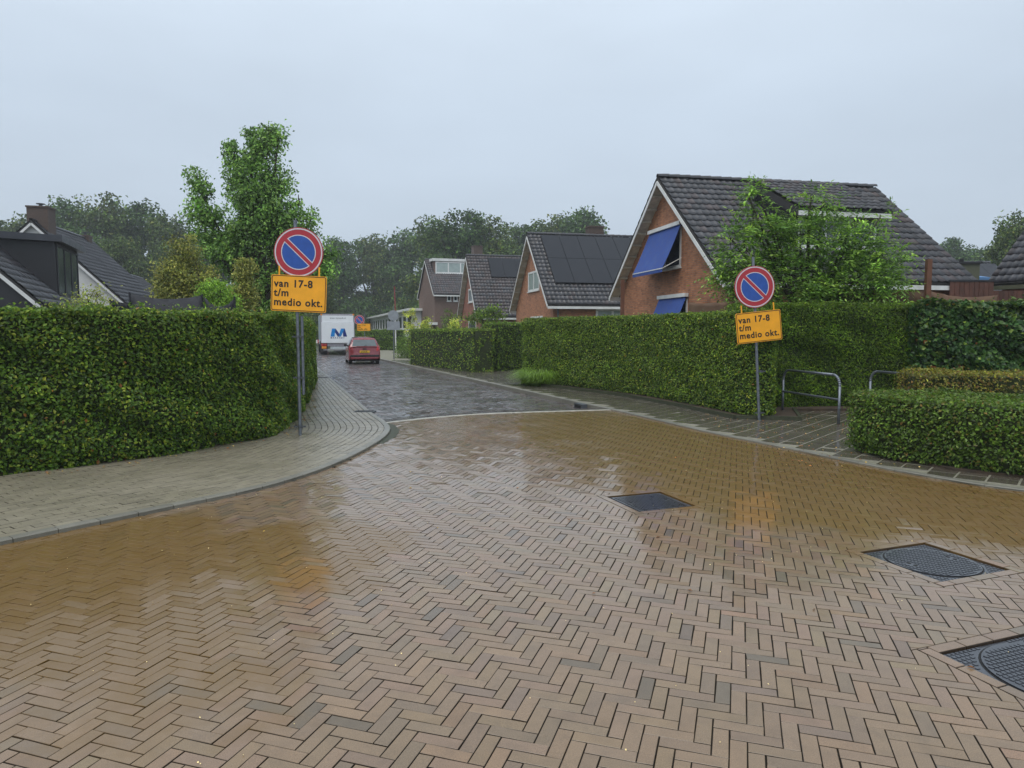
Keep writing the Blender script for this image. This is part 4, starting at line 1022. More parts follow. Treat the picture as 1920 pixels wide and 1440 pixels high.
# ---- third house
h3, roof3, P3 = house('narrow red brick gabled house with three solar panels on a mottled roof', (-2.32, 52.0), R(14), 8.2, 8.4, 2.9, 7.45, M_BWALL3, M_TILE, 0, redness=.35, ridge_parts=False)
panels(roof3, P3, 1.35, 4, 1, d0=.35)
y0, z0 = local_gable(879, 568, P3); y1_, z1_ = local_gable(887, 540, P3); window(h3, 'x', 0, min(y0, y1_), max(y0, y1_) , z0, z1_, 1, M_WHITE, M_GLASS, fw=.12)
y0, z0 = local_gable(879, 610, P3); y1_, z1_ = local_gable(893, 601, P3); window(h3, 'x', 0, min(y0, y1_), max(y0, y1_), z0 - .8, z1_, 1, M_WHITE, M_GLASS, fw=.12)
chimney(h3, 6.6, 4.6, 6.8, 7.95, .9, .7, False)
# ---- far two storey house
h4, roof4, P4 = house('tall brown brick two storey house with a white framed dormer', (-7.5, 68.0), R(18), 8.2, 5.4, 5.35, 8.75, M_BWALL4, M_TILE, 0, ox=.15, soffit=False, redness=.3, ridge_parts=False)
dormer(h4, roof4, P4, .5, 4.6, 2.3, 1.25, M_BWALL4, M_WHITE, 3, M_CURT, fall=.02, over=.1, fw=.12)
for px in (838, 850):
    x0, z0 = local_side(px, 565, P4); x1_, z1_ = local_side(px + 8, 550, P4); window(h4, 'y', 0, x0, x1_, z0, z1_, 1, M_WHITE, M_GLASS, fw=.1)
chimney(h4, 5.2, 3.4, 6.5, 10.4, .95, .9, False)
b = MB(); b.box(-1.2, .1, -.9, 1.4, 2.35, 2.6).build('porch_roof', M_WHITE, h4); MB().box(-1.1, -.95, -.75, -.6, 0, 2.35).box(-1.1, -.95, 1.1, 1.25, 0, 2.35).build_each('porch_post', M_WHITE, h4)
# ---- right edge house, far solar roof
h5, roof5, P5 = house('dark tiled roof of a house cut by the right picture edge', (16.7, 24.0), R(-68), 8.0, 4.6, 3.45, 7.6, M_BWALL3, M_TILED, 60, ox=.3, soffit=False, barge=M_OLIVE, gutter=M_OLIVE, redness=.02, ridge_parts=False)
h6, roof6, P6 = house('far house with a dark solar panel roof behind the red brown fence', (26.2, 44.0), R(2), 8.0, 6.2, 3.2, 6.15, M_BWALL4, M_TILED, 0, soffit=False, redness=.02, ridge_parts=False)
panels(roof6, P6, .1, 6, 1, ph=2.6, d0=.3)
# ---- left houses
aL = math.atan2(.93, -.36)
h7, roof7, P7 = house('dark tiled house with a black dormer above the left hedge', (-16.35, 24.0), aL, 9.4, 9.2, 2.72, 7.3, M_DARKWOOD, M_TILE, 300, ox=.15, soffit=False, gutter=M_FASC, redness=.08, wt=.30, lt=.36)
dormer(h7, roof7, P7, 4.7, 8.8, .25, 2.15, M_DARKWOOD, M_FASC, 3, M_GLASS, fall=.03, over=.3, framem=M_DARKWOOD, fw=.1)
M_WCLAD = mat('white_cladding', (.62, .62, .6), .5, .08, 3)
h8, roof8, P8 = house('white gabled house with a brick chimney behind the black dormer', (-21.6, 39.6), R(103), 9.2, 8.8, 3.0, 7.5, M_WCLAD, M_TILED, 120, ox=.2, soffit=False, redness=.02, wt=.30, lt=.36, ridge_parts=False)
chimney(h8, .9, 4.5, 6.3, 8.55, 1.0, 1.05, True); chimney(h8, 7.8, 4.6, 6.5, 7.9, .6, .6, True)
h9, roof9, P9 = house('small far dark roof with a white verge beyond the white gabled house', (-30.3, 62.0), R(104), 8.0, 8, 3.3, 6.6, M_FASC, M_TILED, 0, ox=.2, soffit=False, redness=.02, ridge_parts=False)
# ---- low white school building
t = thing('school_building', 'low white flat roofed building with dark windows beyond the hedge', 'building', (-26.5, 130, -.1), R(-73.9))
MB().box(0, 58, 0, 8, 0, 3.9).build('wall', M_WHITE, t); MB().box(-.6, 58.6, -.7, 8.6, 3.9, 4.15).build('roof', M_WHITE, t)
for i in range(14): window(t, 'y', 0, 1.2 + i * 4.0, 4.4 + i * 4.0, 1.9, 3.6, 1, M_WHITE, M_GLASS, fw=.2)
# ------------------------------------------------------------------ things above the right hedge
def pole_thing(name, label, cat, px, py0, py1, Y, r, m, sq=False):
    a = at(px, py1, Y); z1 = at(px, py0, Y).z; t = MB()
    if sq: t.box(-r, r, -r, r, 0, z1)
    else: t.tube((0, 0, 0), (0, 0, z1), r)
    o = t.build(name, m); o.location = (a.x, Y, 0); return tag(o, label, cat)
pole_thing('wooden_post', 'rusty brown post sticking up behind the conifer hedge', 'post', 1738, 486, 570, 16.6, .055, mat('rust_post', (.14, .06, .035), .8), True)
pole_thing('wooden_post', 'slim brown post at the left corner of the awning house', 'post', 1166.5, 525, 600, 27, .07, mat('rust_post', (.14, .06, .035), .8), True)
def cloth(label, pts, m, sag=.25, name='shade_cloth', n=10, group=None):
    A, B, C, D = [Vector(p) for p in pts]; V = []; F = []
    for i in range(n + 1):
        for j in range(5):
            u, v = i / n, j / 4; p = A.lerp(B, u).lerp(D.lerp(C, u), v); p.z -= sag * math.sin(math.pi * u) * (1 - .3 * v) ; p.y += .05 * math.sin(u * 25 + v * 3); V.append(p)
    for i in range(n):
        for j in range(4): F.append((i * 5 + j, (i + 1) * 5 + j, (i + 1) * 5 + j + 1, i * 5 + j + 1))
    o = MB().add(V, F).build(name, m, smooth=True); s_ = o.modifiers.new('s', 'SOLIDIFY'); s_.thickness = .004; return tag(o, label, 'shade cloth', group)
M_BROWNCL = mat('brown_cloth', (.13, .075, .045), .8, .15, 4); M_BLKCL = mat('black_cloth', (.016, .017, .022), .75, .25, 5)
cloth('brown shade cloth stretched behind the conifer hedge by the rusty post', (at(1560, 548, 17.2), at(1740, 545, 16.8), at(1740, 600, 16.8), at(1560, 600, 17.2)), M_BROWNCL, .06)
cloth('brown shade cloth sloping down to the right of the rusty post', (at(1741, 545, 16.8), at(1870, 553, 17), at(1870, 600, 17), at(1741, 600, 16.8)), M_BROWNCL, .1)
cloth('brown shade cloth strip between the lower awning and the right sign', (at(1292, 568, 16.9), at(1400, 560, 16.5), at(1400, 590, 16.5), at(1292, 590, 16.9)), M_BROWNCL, .05)
# red-brown board fence
f0, f1 = at(1782, 528, 21), at(1857, 528, 21)
t = thing('board_fence', 'upright red brown board fence behind the ivy hedge', 'fence', (f0.x, 21, 0)); zt_ = f0.z; x = 0; i = 0
while x < f1.x - f0.x: MB().box(x, x + .135, 0, .02 + .004 * (i % 2), 0, zt_, tint=tuple([rng.uniform(.7, 1.3)] * 3)).build('board', M_REDWOOD, t); x += .145; i += 1
MB().box(-.03, x + .03, -.02, .05, zt_ + .002, zt_ + .05).build('cap_rail', M_DARKWOOD, t)
f2, f3 = at(1857, 545, 22), at(1960, 542, 22); t = thing('board_fence', 'lower red brown board fence at the right picture edge', 'fence', (f2.x, 22, 0)); x = 0
while x < f3.x - f2.x: MB().box(x, x + .135, 0, .02, 0, f2.z, tint=tuple([rng.uniform(.6, 1.1)] * 3)).build('board', M_REDWOOD, t); x += .145
c0 = at(1787, 492, 24); c1_ = at(1831, 528, 24)
t = thing('garden_shed', 'olive green boxed chimney turret with a dark flat cap', 'shed', (c0.x, 24, 0), R(-8)); MB().box(0, .85, 0, .9, 0, c0.z - .05).build('wall', M_OLIVE, t); MB().box(-.06, .91, -.06, .96, c0.z - .05, c0.z + .02).build('cap', M_DARKWOOD, t); MB().tube((.45, .4, c0.z), (.45, .4, c0.z + .16), .07).build('vent', M_DARKWOOD, t)
M_TENT = mat('pale_blue_canvas', (.12, .28, .55), .6, .1); M_TENTW = mat('white_canvas', (.6, .65, .7), .6, .1)
c0 = at(1831, 519, 27); c1_ = at(1856, 528, 27); c2 = at(1875, 524, 26.5)
t = thing('garden_parasol', 'blue and white canvas roof showing above the red brown fence', 'garden canopy', (c0.x, 27, 0))
MB().add([(0, 0, c0.z), (.55, 0, c0.z - .02), (.55, .8, c0.z + .1), (0, .8, c0.z + .1), (0, 0, c0.z - .2), (.55, 0, c0.z - .22)], [(0, 1, 2, 3), (4, 5, 1, 0)]).build('blue_canvas', M_TENT, t)
MB().add([(.6, -.2, c0.z - .25), (1.0, -.2, c0.z - .12), (1.0, .4, c0.z + .02), (.6, .4, c0.z - .02), (.62, -.2, c0.z - .45), (.95, -.2, c0.z - .42)], [(0, 1, 2, 3), (4, 5, 1, 0)]).build('white_canvas', M_TENTW, t)
MB().tube((.3, .3, 0), (.3, .3, c0.z), .03).build('pole', M_GALV, t)
# ------------------------------------------------------------------ things above the left hedge
p = [at(205, 560, 15), at(245, 552, 15.5), at(380, 554, 15.5), at(395, 574, 15), at(440, 563, 14.6)]
cloth('black shade cloth hung between posts above the left hedge', (p[1], p[2], at(385, 600, 15.2), at(235, 605, 15.2)), M_BLKCL, .09)
cloth('small black cloth flap sagging at the right end of the shade cloth', (at(382, 556, 15.4), at(440, 560, 14.8), at(438, 590, 14.8), at(388, 600, 15.2)), M_BLKCL, .2)
cloth('small black cloth flap at the left end of the shade cloth', (at(203, 558, 15.2), at(243, 568, 15.5), at(240, 600, 15.5), at(205, 590, 15.2)), M_BLKCL, .04)
for i, (px, y, lb) in enumerate(((245, 548, 'thin black post at the left peak of the shade cloth'), (380, 552, 'thin black post at the right peak of the shade cloth'), (441, 556, 'thin black post at the far right end of the cloth flap'))):
    pole_thing('thin_post', lb, 'post', px, y, 600, 15.4 if i < 2 else 14.8, .022, M_BLKCL)
# ------------------------------------------------------------------ garden trees and shrubs
POPLAR = ([(.075, .16, .065), (.11, .215, .085), (.16, .28, .11), (.04, .085, .04)], [32, 28, 14, 24])
def lobe(px, py, rx, ry, Y, B, dy=0, ryy=None):
    c = at(px, py, Y); s = Y / FPX; return (c.x - B[0], Y - B[1] + dy, c.z, rx * s, (ryy or rx) * s, ry * s)
B = (at(480, 600, 25).x, 25)
lob = [lobe(485, 390, 50, 60, 25, B), lobe(470, 345, 38, 78, 25, B), lobe(500, 300, 24, 56, 25, B), lobe(440, 300, 16, 42, 25, B), lobe(503, 252, 7, 22, 25, B), lobe(470, 262, 9, 22, 25, B), lobe(522, 262, 6, 16, 25, B), lobe(518, 330, 12, 26, 25, B), lobe(475, 450, 62, 60, 25, B, .5),
       lobe(383, 372, 20, 48, 25, B), lobe(370, 340, 9, 22, 25, B), lobe(398, 430, 30, 45, 25, B), lobe(425, 478, 42, 45, 25, B), lobe(366, 400, 10, 14, 25, B), lobe(535, 425, 30, 28, 25, B), lobe(560, 382, 10, 24, 25, B), lobe(545, 400, 12, 18, 25, B), lobe(532, 352, 8, 5, 25, B),
       lobe(500, 540, 85, 55, 25, B, .8), lobe(582, 415, 9, 20, 25, B), lobe(575, 450, 16, 25, 25, B), lobe(600, 490, 22, 38, 25, B, .5)]
tree('poplar_tree', 'tall light green tree with upright lobes behind the left sign', (B[0], B[1], 0), lob, 460, 38000, .13, POPLAR, .16, rc=.21, trunk_h=2.2, limb=.05)
YEL = ([(.16, .185, .075), (.12, .15, .065), (.21, .225, .11), (.065, .095, .04)], [30, 25, 12, 22])
B = (at(345, 600, 22).x, 22); tree('golden_shrub', 'golden yellow leaved small tree left of the tall light green tree', (B[0], B[1], 0), [lobe(345, 485, 26, 42, 22, B), lobe(318, 525, 22, 38, 22, B), lobe(370, 530, 30, 50, 22, B), lobe(330, 560, 40, 35, 22, B)], 120, 12000, .09, YEL, .07, 'small tree', rc=.16, trunk_h=1.2)
B = (at(462, 600, 21).x, 21); tree('golden_shrub', 'small golden leaved shrub in front of the tall light green tree', (B[0], B[1], 0), [lobe(462, 508, 13, 26, 21, B), lobe(455, 560, 20, 30, 21, B)], 50, 5000, .08, YEL, .05, 'shrub', rc=.13, trunk_h=1.0)
FRESH = ([(.10, .20, .035), (.14, .26, .05), (.06, .13, .03)], [3, 2, 2])
B = (at(410, 600, 18).x, 18); tree('green_shrub', 'fresh green round shrub behind the shade cloth', (B[0], B[1], 0), [lobe(412, 560, 32, 30, 18, B), lobe(395, 545, 15, 15, 18, B)], 60, 6000, .06, FRESH, .04, 'shrub', rc=.12, trunk_h=.8)
B = (at(165, 600, 13.5).x, 13.5); tree('airy_shrub', 'airy pale green twiggy shrub between hedge and dark roof', (B[0], B[1], 0), [lobe(165, 575, 48, 26, 13.5, B), lobe(180, 556, 22, 18, 13.5, B), lobe(125, 585, 30, 14, 13.5, B)], 60, 900, .05, ([(.13, .18, .06), (.20, .24, .10)], [2, 1]), .03, 'shrub', rc=.12, trunk_h=1.2, limb=.012)
# walnut-like tree in front of the awning house
WAL = ([(.07, .15, .045), (.11, .21, .06), (.17, .29, .08), (.04, .09, .03)], [32, 30, 14, 22])
B = (at(1510, 600, 17).x, 17)
lob = [lobe(1395, 480, 42, 50, 17, B), lobe(1412, 415, 16, 30, 17, B), lobe(1405, 372, 9, 20, 17, B), lobe(1425, 365, 6, 10, 17, B), lobe(1368, 445, 20, 16, 17, B), lobe(1520, 372, 16, 12, 17, B), lobe(1516, 400, 8, 20, 17, B), lobe(1545, 380, 10, 9, 17, B), lobe(1500, 450, 50, 32, 17, B),
       lobe(1455, 440, 30, 22, 17, B), lobe(1585, 468, 50, 35, 17, B), lobe(1600, 415, 30, 10, 17, B), lobe(1650, 408, 16, 9, 17, B), lobe(1650, 480, 36, 24, 17, B), lobe(1480, 525, 95, 40, 17, B), lobe(1600, 530, 85, 36, 17, B), lobe(1670, 530, 30, 14, 17, B), lobe(1370, 520, 25, 30, 17, B)]
tree('walnut_tree', 'young bright green tree with hanging compound leaves before the awning house', (B[0], B[1], 0), lob, 400, 25000, .125, WAL, .09, rc=.11, frond=True, trunk_h=1.6, limb=.03)
B = (at(1290, 600, 24).x - 3, 24); tree('flower_bush', 'sparse white flowering bush above the right hedge left of the awning', (at(1195, 600, 22).x, 22, 0), [(0, 0, 1.75, .9, .5, .45)], 30, 700, .06, ([(.10, .16, .05), (.35, .4, .3)], [6, 1]), .03, 'flowering shrub', rc=.14)
VAR = ([(.32, .36, .12), (.22, .30, .08), (.12, .2, .05)], [3, 2, 2])
for px, y0_, Y, w_, lb in ((770, 580, 55, 11, 'pale yellow green young tree left of the tall brown house'), (798, 585, 50, 7, 'thin yellowish sapling in front of the brown house wall'), (853, 600, 44, 8, 'thin yellow green sapling in front of the narrow red brick house')):
    B = (at(px, 640, Y).x, Y); c = at(px, y0_, Y); hgt = c.z
    tree('young_tree', lb, (B[0], B[1], 0), [(0, 0, hgt * .72, w_ * Y / FPX, w_ * Y / FPX, hgt * .3), (0, 0, hgt * .35, w_ * 1.1 * Y / FPX, w_ * Y / FPX, hgt * .25)], 34, 1500, .13, VAR, .04, 'young tree', rc=.16)
B = (at(905, 620, 42).x, 42); tree('dark_shrub', 'dark pine like shrub between hedge and narrow red brick house', (B[0], B[1], 0), [lobe(905, 596, 30, 14, 42, B), lobe(925, 590, 20, 12, 42, B)], 50, 1500, .14, CONIF, .05, 'shrub', rc=.2)
B = (at(845, 620, 58).x, 58); tree('dark_shrub', 'narrow dark evergreen beside the corner of the tall brown house', (B[0], B[1], 0), [(0, 0, 1.8, .7, .7, 1.8)], 30, 900, .15, CONIF, .05, 'shrub', rc=.2)
# ------------------------------------------------------------------ far trees: five crowns, reused
OAK = [([(.025, .062, .022), (.042, .09, .028), (.014, .036, .016), (.06, .10, .035)], [3, 2.2, 3.4, .4]), ([(.038, .072, .024), (.058, .098, .03), (.02, .044, .018), (.08, .10, .035)], [3, 2, 3, .7])]
protos = []
for k in range(6):
    r = np.random.default_rng(100 + k); lob = []
    for i in range(11):
        a = r.uniform(0, 6.28); rr = r.uniform(0, .62) * 5; z = r.uniform(.25, .86) * 16; q = r.uniform(1.7, 3.0) * (1.15 - z / 34); lob.append((math.cos(a) * rr, math.sin(a) * rr, z, q, q, q * .8))
    lob.append((0, 0, 13.6, 2.4, 2.4, 2.0)); lob += [(math.cos(i * 1.57 + k) * 2.4, math.sin(i * 1.57 + k) * 2.4, 3.2, 2.8, 2.8, 2.6) for i in range(4)]
    t = tree('oak_tree', '', (0, 0, 0), lob, 300, 20000, .42, OAK[k % 2], .35, rc=.6, mat_=M_LEAFD, limb=.15); protos.append(t)
far_list = [
 (10, 410, 105, 'far tree crown at the left picture edge behind the dark roofs'), (60, 400, 100, 'far tree right behind the brick chimney on the left'), (125, 372, 100, 'left tree of the big far clump beside the chimney'),
 (190, 366, 98, 'tallest tree of the far clump beside the chimney'), (255, 374, 104, 'rounded far tree in the middle of the left clump'), (315, 402, 98, 'far tree sloping down at the right end of the left clump'), (362, 425, 108, 'low far tree between the clump and the tall light green tree'),
 (230, 440, 86, 'nearer dark tree below the rounded tree of the left clump'), (150, 430, 88, 'nearer dark tree low in the left clump by the chimney'), (300, 455, 88, 'nearer dark tree above the golden small tree'),
 (420, 445, 110, 'far tree hidden behind the tall light green tree'), (540, 450, 112, 'far tree hidden behind the left no parking sign'),
 (640, 440, 128, 'brownish far tree just right of the left sign'), (700, 436, 136, 'far tree above the white truck'), (755, 430, 134, 'far tree above the flag pole'), (815, 408, 105, 'tall far tree above the brown two storey house'),
 (868, 393, 96, 'tallest dark far tree in the middle of the wood edge'), (918, 404, 100, 'far tree left of the gap in the wood edge'), (985, 412, 118, 'pale far tree right of the gap in the wood edge'), (1035, 400, 115, 'far tree above the left end of the solar roof'), (1085, 391, 112, 'far tree above the chimney of the solar house'),
 (660, 500, 138, 'nearer dark tree behind the truck'), (740, 495, 142, 'nearer dark tree behind the flag pole'), (610, 510, 90, 'nearer dark tree left of the truck'), (820, 470, 90, 'nearer dark tree behind the dormer of the brown house'), (930, 470, 92, 'nearer dark tree behind the narrow red house'),
 (690, 545, 140, 'low dark undergrowth tree behind the school left part'), (790, 545, 142, 'low dark undergrowth tree behind the school right part'),
 (1795, 444, 110, 'small far tree between the awning house and the right picture edge'), (1760, 462, 120, 'low far tree touching the roof end of the awning house'), (1850, 455, 100, 'low green tree behind the olive turret'), (1905, 396, 62, 'light green tree at the right picture edge behind the dark roof'), (1965, 400, 60, 'light green tree just beyond the right picture edge')]
for i, (px, py, Y, lb) in enumerate(far_list):
    src = protos[i % 6]; c = at(px, py, Y); h = c.z + .1; sc = h / 15.9
    if i < 6: r_ = src
    else:
        r_ = src.copy(); COL.objects.link(r_)
        for ch in src.children: q = ch.copy(); COL.objects.link(q); q.parent = r_
    wsc = max(sc, .62) * (1.0 if Y > 70 else .8)
    r_.location = (c.x, Y, -.1); r_.rotation_euler = (0, 0, i * 1.9); r_.scale = (wsc, wsc, sc); r_['label'] = lb; r_['category'] = 'tree'; r_['group'] = 'trees at the wood edge behind the houses'
# ------------------------------------------------------------------ red hatchback
def car(label, base, rz):
    t = thing('parked_car', label, 'car', base, rz); t.name = 'hatchback_car'
    M_R = mat('car_red', (.18, .005, .012), .28, .08, 3, coat=1); M_BP = mat('car_black', (.015, .015, .016), .5); M_TL = mat('tail_lamp', (.55, .02, .02), .15, coat=1)
    M_PL = mat('yellow_plate', (.75, .45, .03), .4); M_CG = mat('car_glass', (.05, .075, .08), .05, spec=1, coat=1); M_TY = mat('tyre', (.02, .02, .02), .8); M_RIM = mat('rim', (.35, .36, .38), .35, metal=.8)
    # x lateral, y forward (0 = rear), z up; lofted lower body then greenhouse
    def loft(secs, name, m, cap=True):
        V = []; n = len(secs[0][1]); F = []
        for y, pr in secs: V += [(x, y + yy, z) for x, z, yy in pr]
        for i in range(len(secs) - 1):
            for j in range(n - 1): F.append((i * n + j, i * n + j + 1, (i + 1) * n + j + 1, (i + 1) * n + j))
        if cap: F += [tuple(range(n)), tuple(range((len(secs) - 1) * n, len(secs) * n))[::-1]]
        return MB().add(V, F).build(name, m, t, smooth='auto')
    def prof(hw, z0, z1, tuck=.05, bow=.0):
        q = []
        for x, z in ((1, z0), (1.0, z0 + .12), (1.0, (z0 + z1) * .5), (.985, z1 - .12), (.93, z1 - .02), (.5, z1)): q.append((-hw * x, z, bow * (1 - x * x)))
        return q + [(-x, z, b_) for x, z, b_ in q[::-1]]
    loft([(0, prof(.74, .36, .52)), (.04, prof(.79, .26, .60)), (.10, prof(.815, .22, .88)), (.22, prof(.825, .20, .95)), (.6, prof(.83, .19, .955)), (1.8, prof(.83, .19, .93)), (2.7, prof(.83, .19, .92)), (3.2, prof(.80, .20, .82)), (3.65, prof(.74, .22, .70)), (3.8, prof(.62, .3, .58))], 'body', M_R)
    def gp(hb, ht, zt): return [(-hb, .90, 0), (-hb * .985, .95, 0), (-(hb * .4 + ht * .6), .90 + (zt - .9) * .6, 0), (-ht, zt - .06, 0), (-ht * .88, zt, 0), (-ht * .4, zt + .015, 0), (ht * .4, zt + .015, 0), (ht * .88, zt, 0), (ht, zt - .06, 0), (hb * .4 + ht * .6, .90 + (zt - .9) * .6, 0), (hb * .985, .95, 0), (hb, .90, 0)]
    loft([(.10, gp(.78, .76, .93)), (.22, gp(.785, .70, 1.12)), (.36, gp(.79, .63, 1.33)), (.5, gp(.79, .60, 1.40)), (1.3, gp(.80, .60, 1.43)), (1.95, gp(.80, .60, 1.38)), (2.75, gp(.78, .66, .93))], 'cabin', M_R)
    MB().add([(-.64, .105, .965), (.64, .105, .965), (.55, .315, 1.30), (-.55, .315, 1.30)], [(0, 1, 2, 3)]).add([(-.60, .1, 1.0), (.60, .1, 1.0)], []).build('rear_window', M_CG, t)
    for s in (-1, 1):
        b = MB().add([(s * .795, .42, .97), (s * .80, 1.25, .96), (s * .635, 1.2, 1.33), (s * .655, .62, 1.31)], [(0, 1, 2, 3) if s > 0 else (3, 2, 1, 0)]).add([(s * .802, 1.33, .96), (s * .79, 2.35, .96), (s * .64, 1.85, 1.31), (s * .632, 1.28, 1.34)], [(0, 1, 2, 3) if s > 0 else (3, 2, 1, 0)]); b.build_each('side_window', M_CG, t)
        MB().add([(s * .60, .062, .70), (s * .80, .075, .66), (s * .825, .25, .72), (s * .80, .17, .97), (s * .66, .085, .93)], [(0, 1, 2, 3, 4) if s > 0 else (4, 3, 2, 1, 0)]).build('tail_lamp', M_TL, t)
        MB().box(s * .86 - .08, s * .86 + .08, 2.1, 2.2, .93, 1.05).build('mirror', M_BP, t, bevel=.03)
    MB().box(-.76, .76, -.03, .03, .40, .50).build('bumper_strip', M_BP, t, bevel=.02); MB().box(-.72, .72, -.045, .05, .27, .39).build('bumper', M_R, t, bevel=.03)
    MB().box(-.26, .26, .0, .035, .62, .73).build('number_plate', M_PL, t); text_mesh('plate_text', '27-LX-FB', .085, M_INK, t, Matrix.Translation((-.2, -.004, .645)) @ Matrix.Rotation(R(90), 4, 'X'), .002)
    MB().bar((-.02, .085, .965), (.3, .2, 1.06), .015).build('wiper', M_BP, t)
    MB().box(-.62, .62, .5, .54, 1.385, 1.425).box(-.1, .1, .04, .09, .80, .84).build_each('trim', M_BP, t)
    for s in (-1, 1):
        for y in (.62, 3.05):
            w = MB().tube((s * .80, y, .29), (s * .63, y, .29), .29, n=22).build('wheel', M_TY, t, smooth='auto'); MB().tube((s * .806, y, .29), (s * .79, y, .29), .18, n=16).build('rim', M_RIM, w)
    MB().box(-.7, .7, .3, 3.4, .16, .3).build('underside', M_BP, t)
    MB().tube((-.45, .0, .22), (-.45, .2, .22), .03).build('exhaust', M_GALVD, t)
    return t
cb_ = at(690, 681, 37.3); car('red hatchback seen from behind on the wet street', (cb_.x - .1, 37.0, -.08), R(17))
# ------------------------------------------------------------------ box truck
def truck(label, base, rz):
    t = thing('box_truck', label, 'truck', base, rz)
    M_TW = mat('truck_white', (.80, .83, .86), .35, .05, 2, coat=.4); M_TS = mat('truck_side', (.45, .53, .60), .4, .1, 2, coat=.3); M_FR = mat('truck_frame', (.40, .38, .42), .4, metal=.4)
    M_DK = mat('truck_dark', (.02, .02, .022), .6); M_TL = mat('tail_lamp', (.55, .02, .02), .15, coat=1); M_AM = mat('amber_lamp', (.8, .3, .03), .3); M_PLW = mat('pale_plate', (.5, .55, .58), .4)
    M_C1 = mat('logo_blue', (.0, .22, .62), .4); M_C2 = mat('logo_navy', (.01, .03, .20), .4); M_TY = mat('tyre', (.02, .02, .02), .8)
    H = 3.02; w = 1.23
    MB().box(-w + .02, w - .02, .05, 6.4, .98, H - .04).build('cargo_box', M_TS, t, bevel=.05)
    MB().box(-w, -w + .1, -.02, .08, .9, H).box(w - .1, w, -.02, .08, .9, H).box(-w, w, -.02, .08, H - .12, H).build_each('rear_frame', M_FR, t)
    MB().box(-w + .102, w - .102, -.05, .0, H - .62, H - .125).build('header_panel', M_TW, t)
    tl = MB().box(-w + .06, w - .06, -.11, -.052, 1.02, H - .63).build('tail_lift', M_TW, t, bevel=.01)
    MB().box(-w + .04, w - .04, -.13, -.05, .88, 1.015).build('lift_edge', M_TW, t)
    def pl(p, m, nm): MB().add([(x, -.114, z) for x, z in p], [tuple(range(len(p)))]).build(nm, m, tl)
    X = lambda u: -.53 + u * 1.2; Z = lambda v: 1.34 + v * .60
    pl([(X(0), Z(0)), (X(.24), Z(0)), (X(.31), Z(1)), (X(.1), Z(1))], M_C1, 'logo'); pl([(X(.27), Z(.55)), (X(.31), Z(1)), (X(.55), Z(.28)), (X(.60), Z(0)), (X(.43), Z(0))], M_C2, 'logo')
    pl([(X(.47), Z(.03)), (X(.62), Z(0)), (X(.86), Z(1)), (X(.64), Z(1))], M_C1, 'logo'); pl([(X(.84), Z(1)), (X(.86), Z(1)), (X(1.0), Z(0)), (X(.76), Z(0)), (X(.75), Z(.5))], M_C2, 'logo')
    RX = Matrix.Rotation(R(90), 4, 'X')
    text_mesh('logo_lettering', 'MARANDT', .15, M_C2, tl, Matrix.Translation((-.53, -.115, 1.20)) @ RX, .004, 1.62)
    text_mesh('header_lettering', 'www.marandt.nl', .15, M_GALVD, t, Matrix.Translation((-.55, -.052, H - .36)) @ RX, .002, 1.15)
    MB().box(-.75, .75, -.02, .3, .62, .86).build('lift_frame', M_FR, t); MB().box(-.55, .55, -.04, .0, .42, .60).build('number_plate', M_PLW, t); MB().box(-1.05, 1.05, -.03, .05, .33, .40).build('underrun_bar', M_FR, t)
    MB().box(-w + .1, w - .1, .3, 8.0, .55, .95).build('chassis', M_DK, t)
    for s in (-1, 1):
        MB().box(s * 1.0 - .2, s * 1.0 + .2, -.05, .04, .66, .84).build('tail_lamp', M_TL, t); MB().box(s * 1.0 - .17, s * 1.0 + .17, -.052, .04, .46, .63).build('indicator', M_AM, t)
        MB().tube((s * (w - .08), -.04, H - .05), (s * (w - .08), .05, H - .05), .07).build('marker_lamp', M_AM, t)
        MB().box(s * 1.0 - .22, s * 1.0 + .22, .25, .27, .15, .45).build('mudflap', M_DK, t)
        for y in (1.7, 6.9): MB().tube((s * 1.2, y, .42), (s * .72, y, .42), .42, n=20).build('wheel', M_TY, t, smooth='auto')
    MB().add([(x, y, z) for x in (-1.15, 1.15) for y, z in ((6.5, .6), (8.4, .6), (8.4, 1.5), (8.1, 2.5), (6.5, 2.6))], [(0, 1, 2, 3, 4), (9, 8, 7, 6, 5), (0, 5, 6, 1), (1, 6, 7, 2), (2, 7, 8, 3), (3, 8, 9, 4), (4, 9, 5, 0)]).build('driver_cab', M_TW, t, bevel=.08)
    return t
tb_ = at(634, 662, 52); truck('white box truck with a blue M on its tail lift driving away', (tb_.x, 52, -.08), R(17))
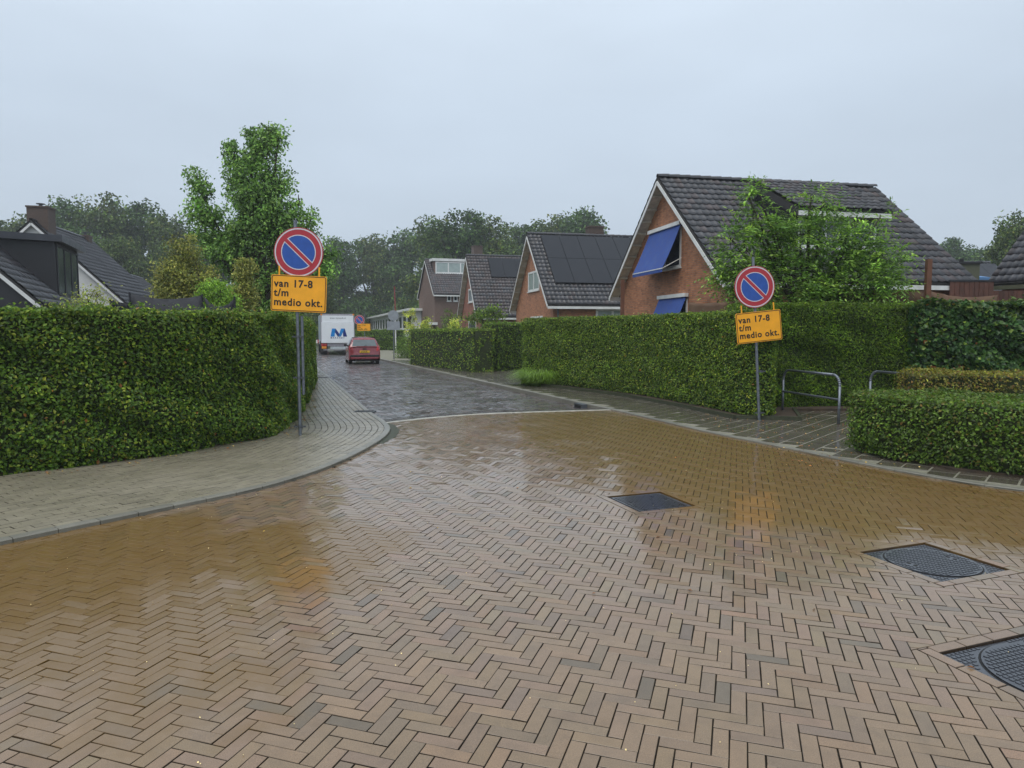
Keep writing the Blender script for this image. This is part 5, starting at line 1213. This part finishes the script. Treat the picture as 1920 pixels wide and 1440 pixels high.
# red and white barrier boards beside the truck
p = at(590, 636, 62); t = thing('road_barrier', 'red and white barrier board partly hidden left of the truck', 'barrier', (p.x - .8, 62, 0)); M_BR = mat('barrier_red', (.5, .03, .03), .5); 
for i in range(6): MB().box(i * .35, (i + 1) * .35, 0, .03, p.z - .35, p.z - .05).build('red_stripe' if i % 2 else 'white_stripe', M_BR if i % 2 else M_WHITE, t)
MB().box(.1, .18, .031, .1, 0, p.z).box(1.9, 1.98, .031, .1, 0, p.z).build_each('leg', M_GALVD, t)
# fallen leaves and grit
n = 900; P = []
while len(P) < n:
    k = rng.random()
    if k < .6: i = rng.integers(8, len(hedgeL_front) - 60); p = hedgeL_front[i] + rng.normal(0, .12, 2) + np.array([.08, -.1]); P.append((*p, ZL + .006))
    elif k < .975: q = (rng.uniform(3.6, 6), rng.uniform(8.5, 14)); P.append((*q, ZR + .006))
    else: P.append((rng.uniform(-4, 4.5), rng.uniform(3, 12), .005))
P = np.array(P); me = leaf_mesh('fallen_leaves', P, np.tile([0, 0, 1.], (len(P), 1)), .035, palette(len(P), [(.20, .09, .03), (.25, .18, .05), (.10, .05, .03), (.35, .3, .2)], [3, 2, 3, 1]), 0, .15)
tag(link('fallen_leaves', me, M_LEAFD, None, 'stuff'), 'small fallen leaves scattered on the wet paving by the hedges', 'leaves')
n = 260; P = np.column_stack([rng.uniform(-4, 4, n), rng.uniform(2.3, 9, n) , np.full(n, .004)]); me = leaf_mesh('grit', P, np.tile([0, 0, 1.], (n, 1)), .008, palette(n, [(.5, .45, .38)], [1]), 0, .3, wid=.9)
tag(link('grit', me, M_LEAFD, None, 'stuff'), 'pale grit specks lying on the junction bricks', 'grit')
# ------------------------------------------------------------------ haze
hz = MB().box(-260, 260, -20, 320, -1.2, 45).build('haze', None); hz['kind'] = 'stuff'
m = bpy.data.materials.new('haze'); m.use_nodes = True; t = m.node_tree; t.nodes.clear(); o = t.nodes.new('ShaderNodeOutputMaterial'); v = t.nodes.new('ShaderNodeVolumePrincipled')
v.inputs['Color'].default_value = (.95, .98, 1, 1); v.inputs['Density'].default_value = .0010; v.inputs['Anisotropy'].default_value = .3
t.links.new(v.outputs[0], o.inputs['Volume']); hz.data.materials.append(m)
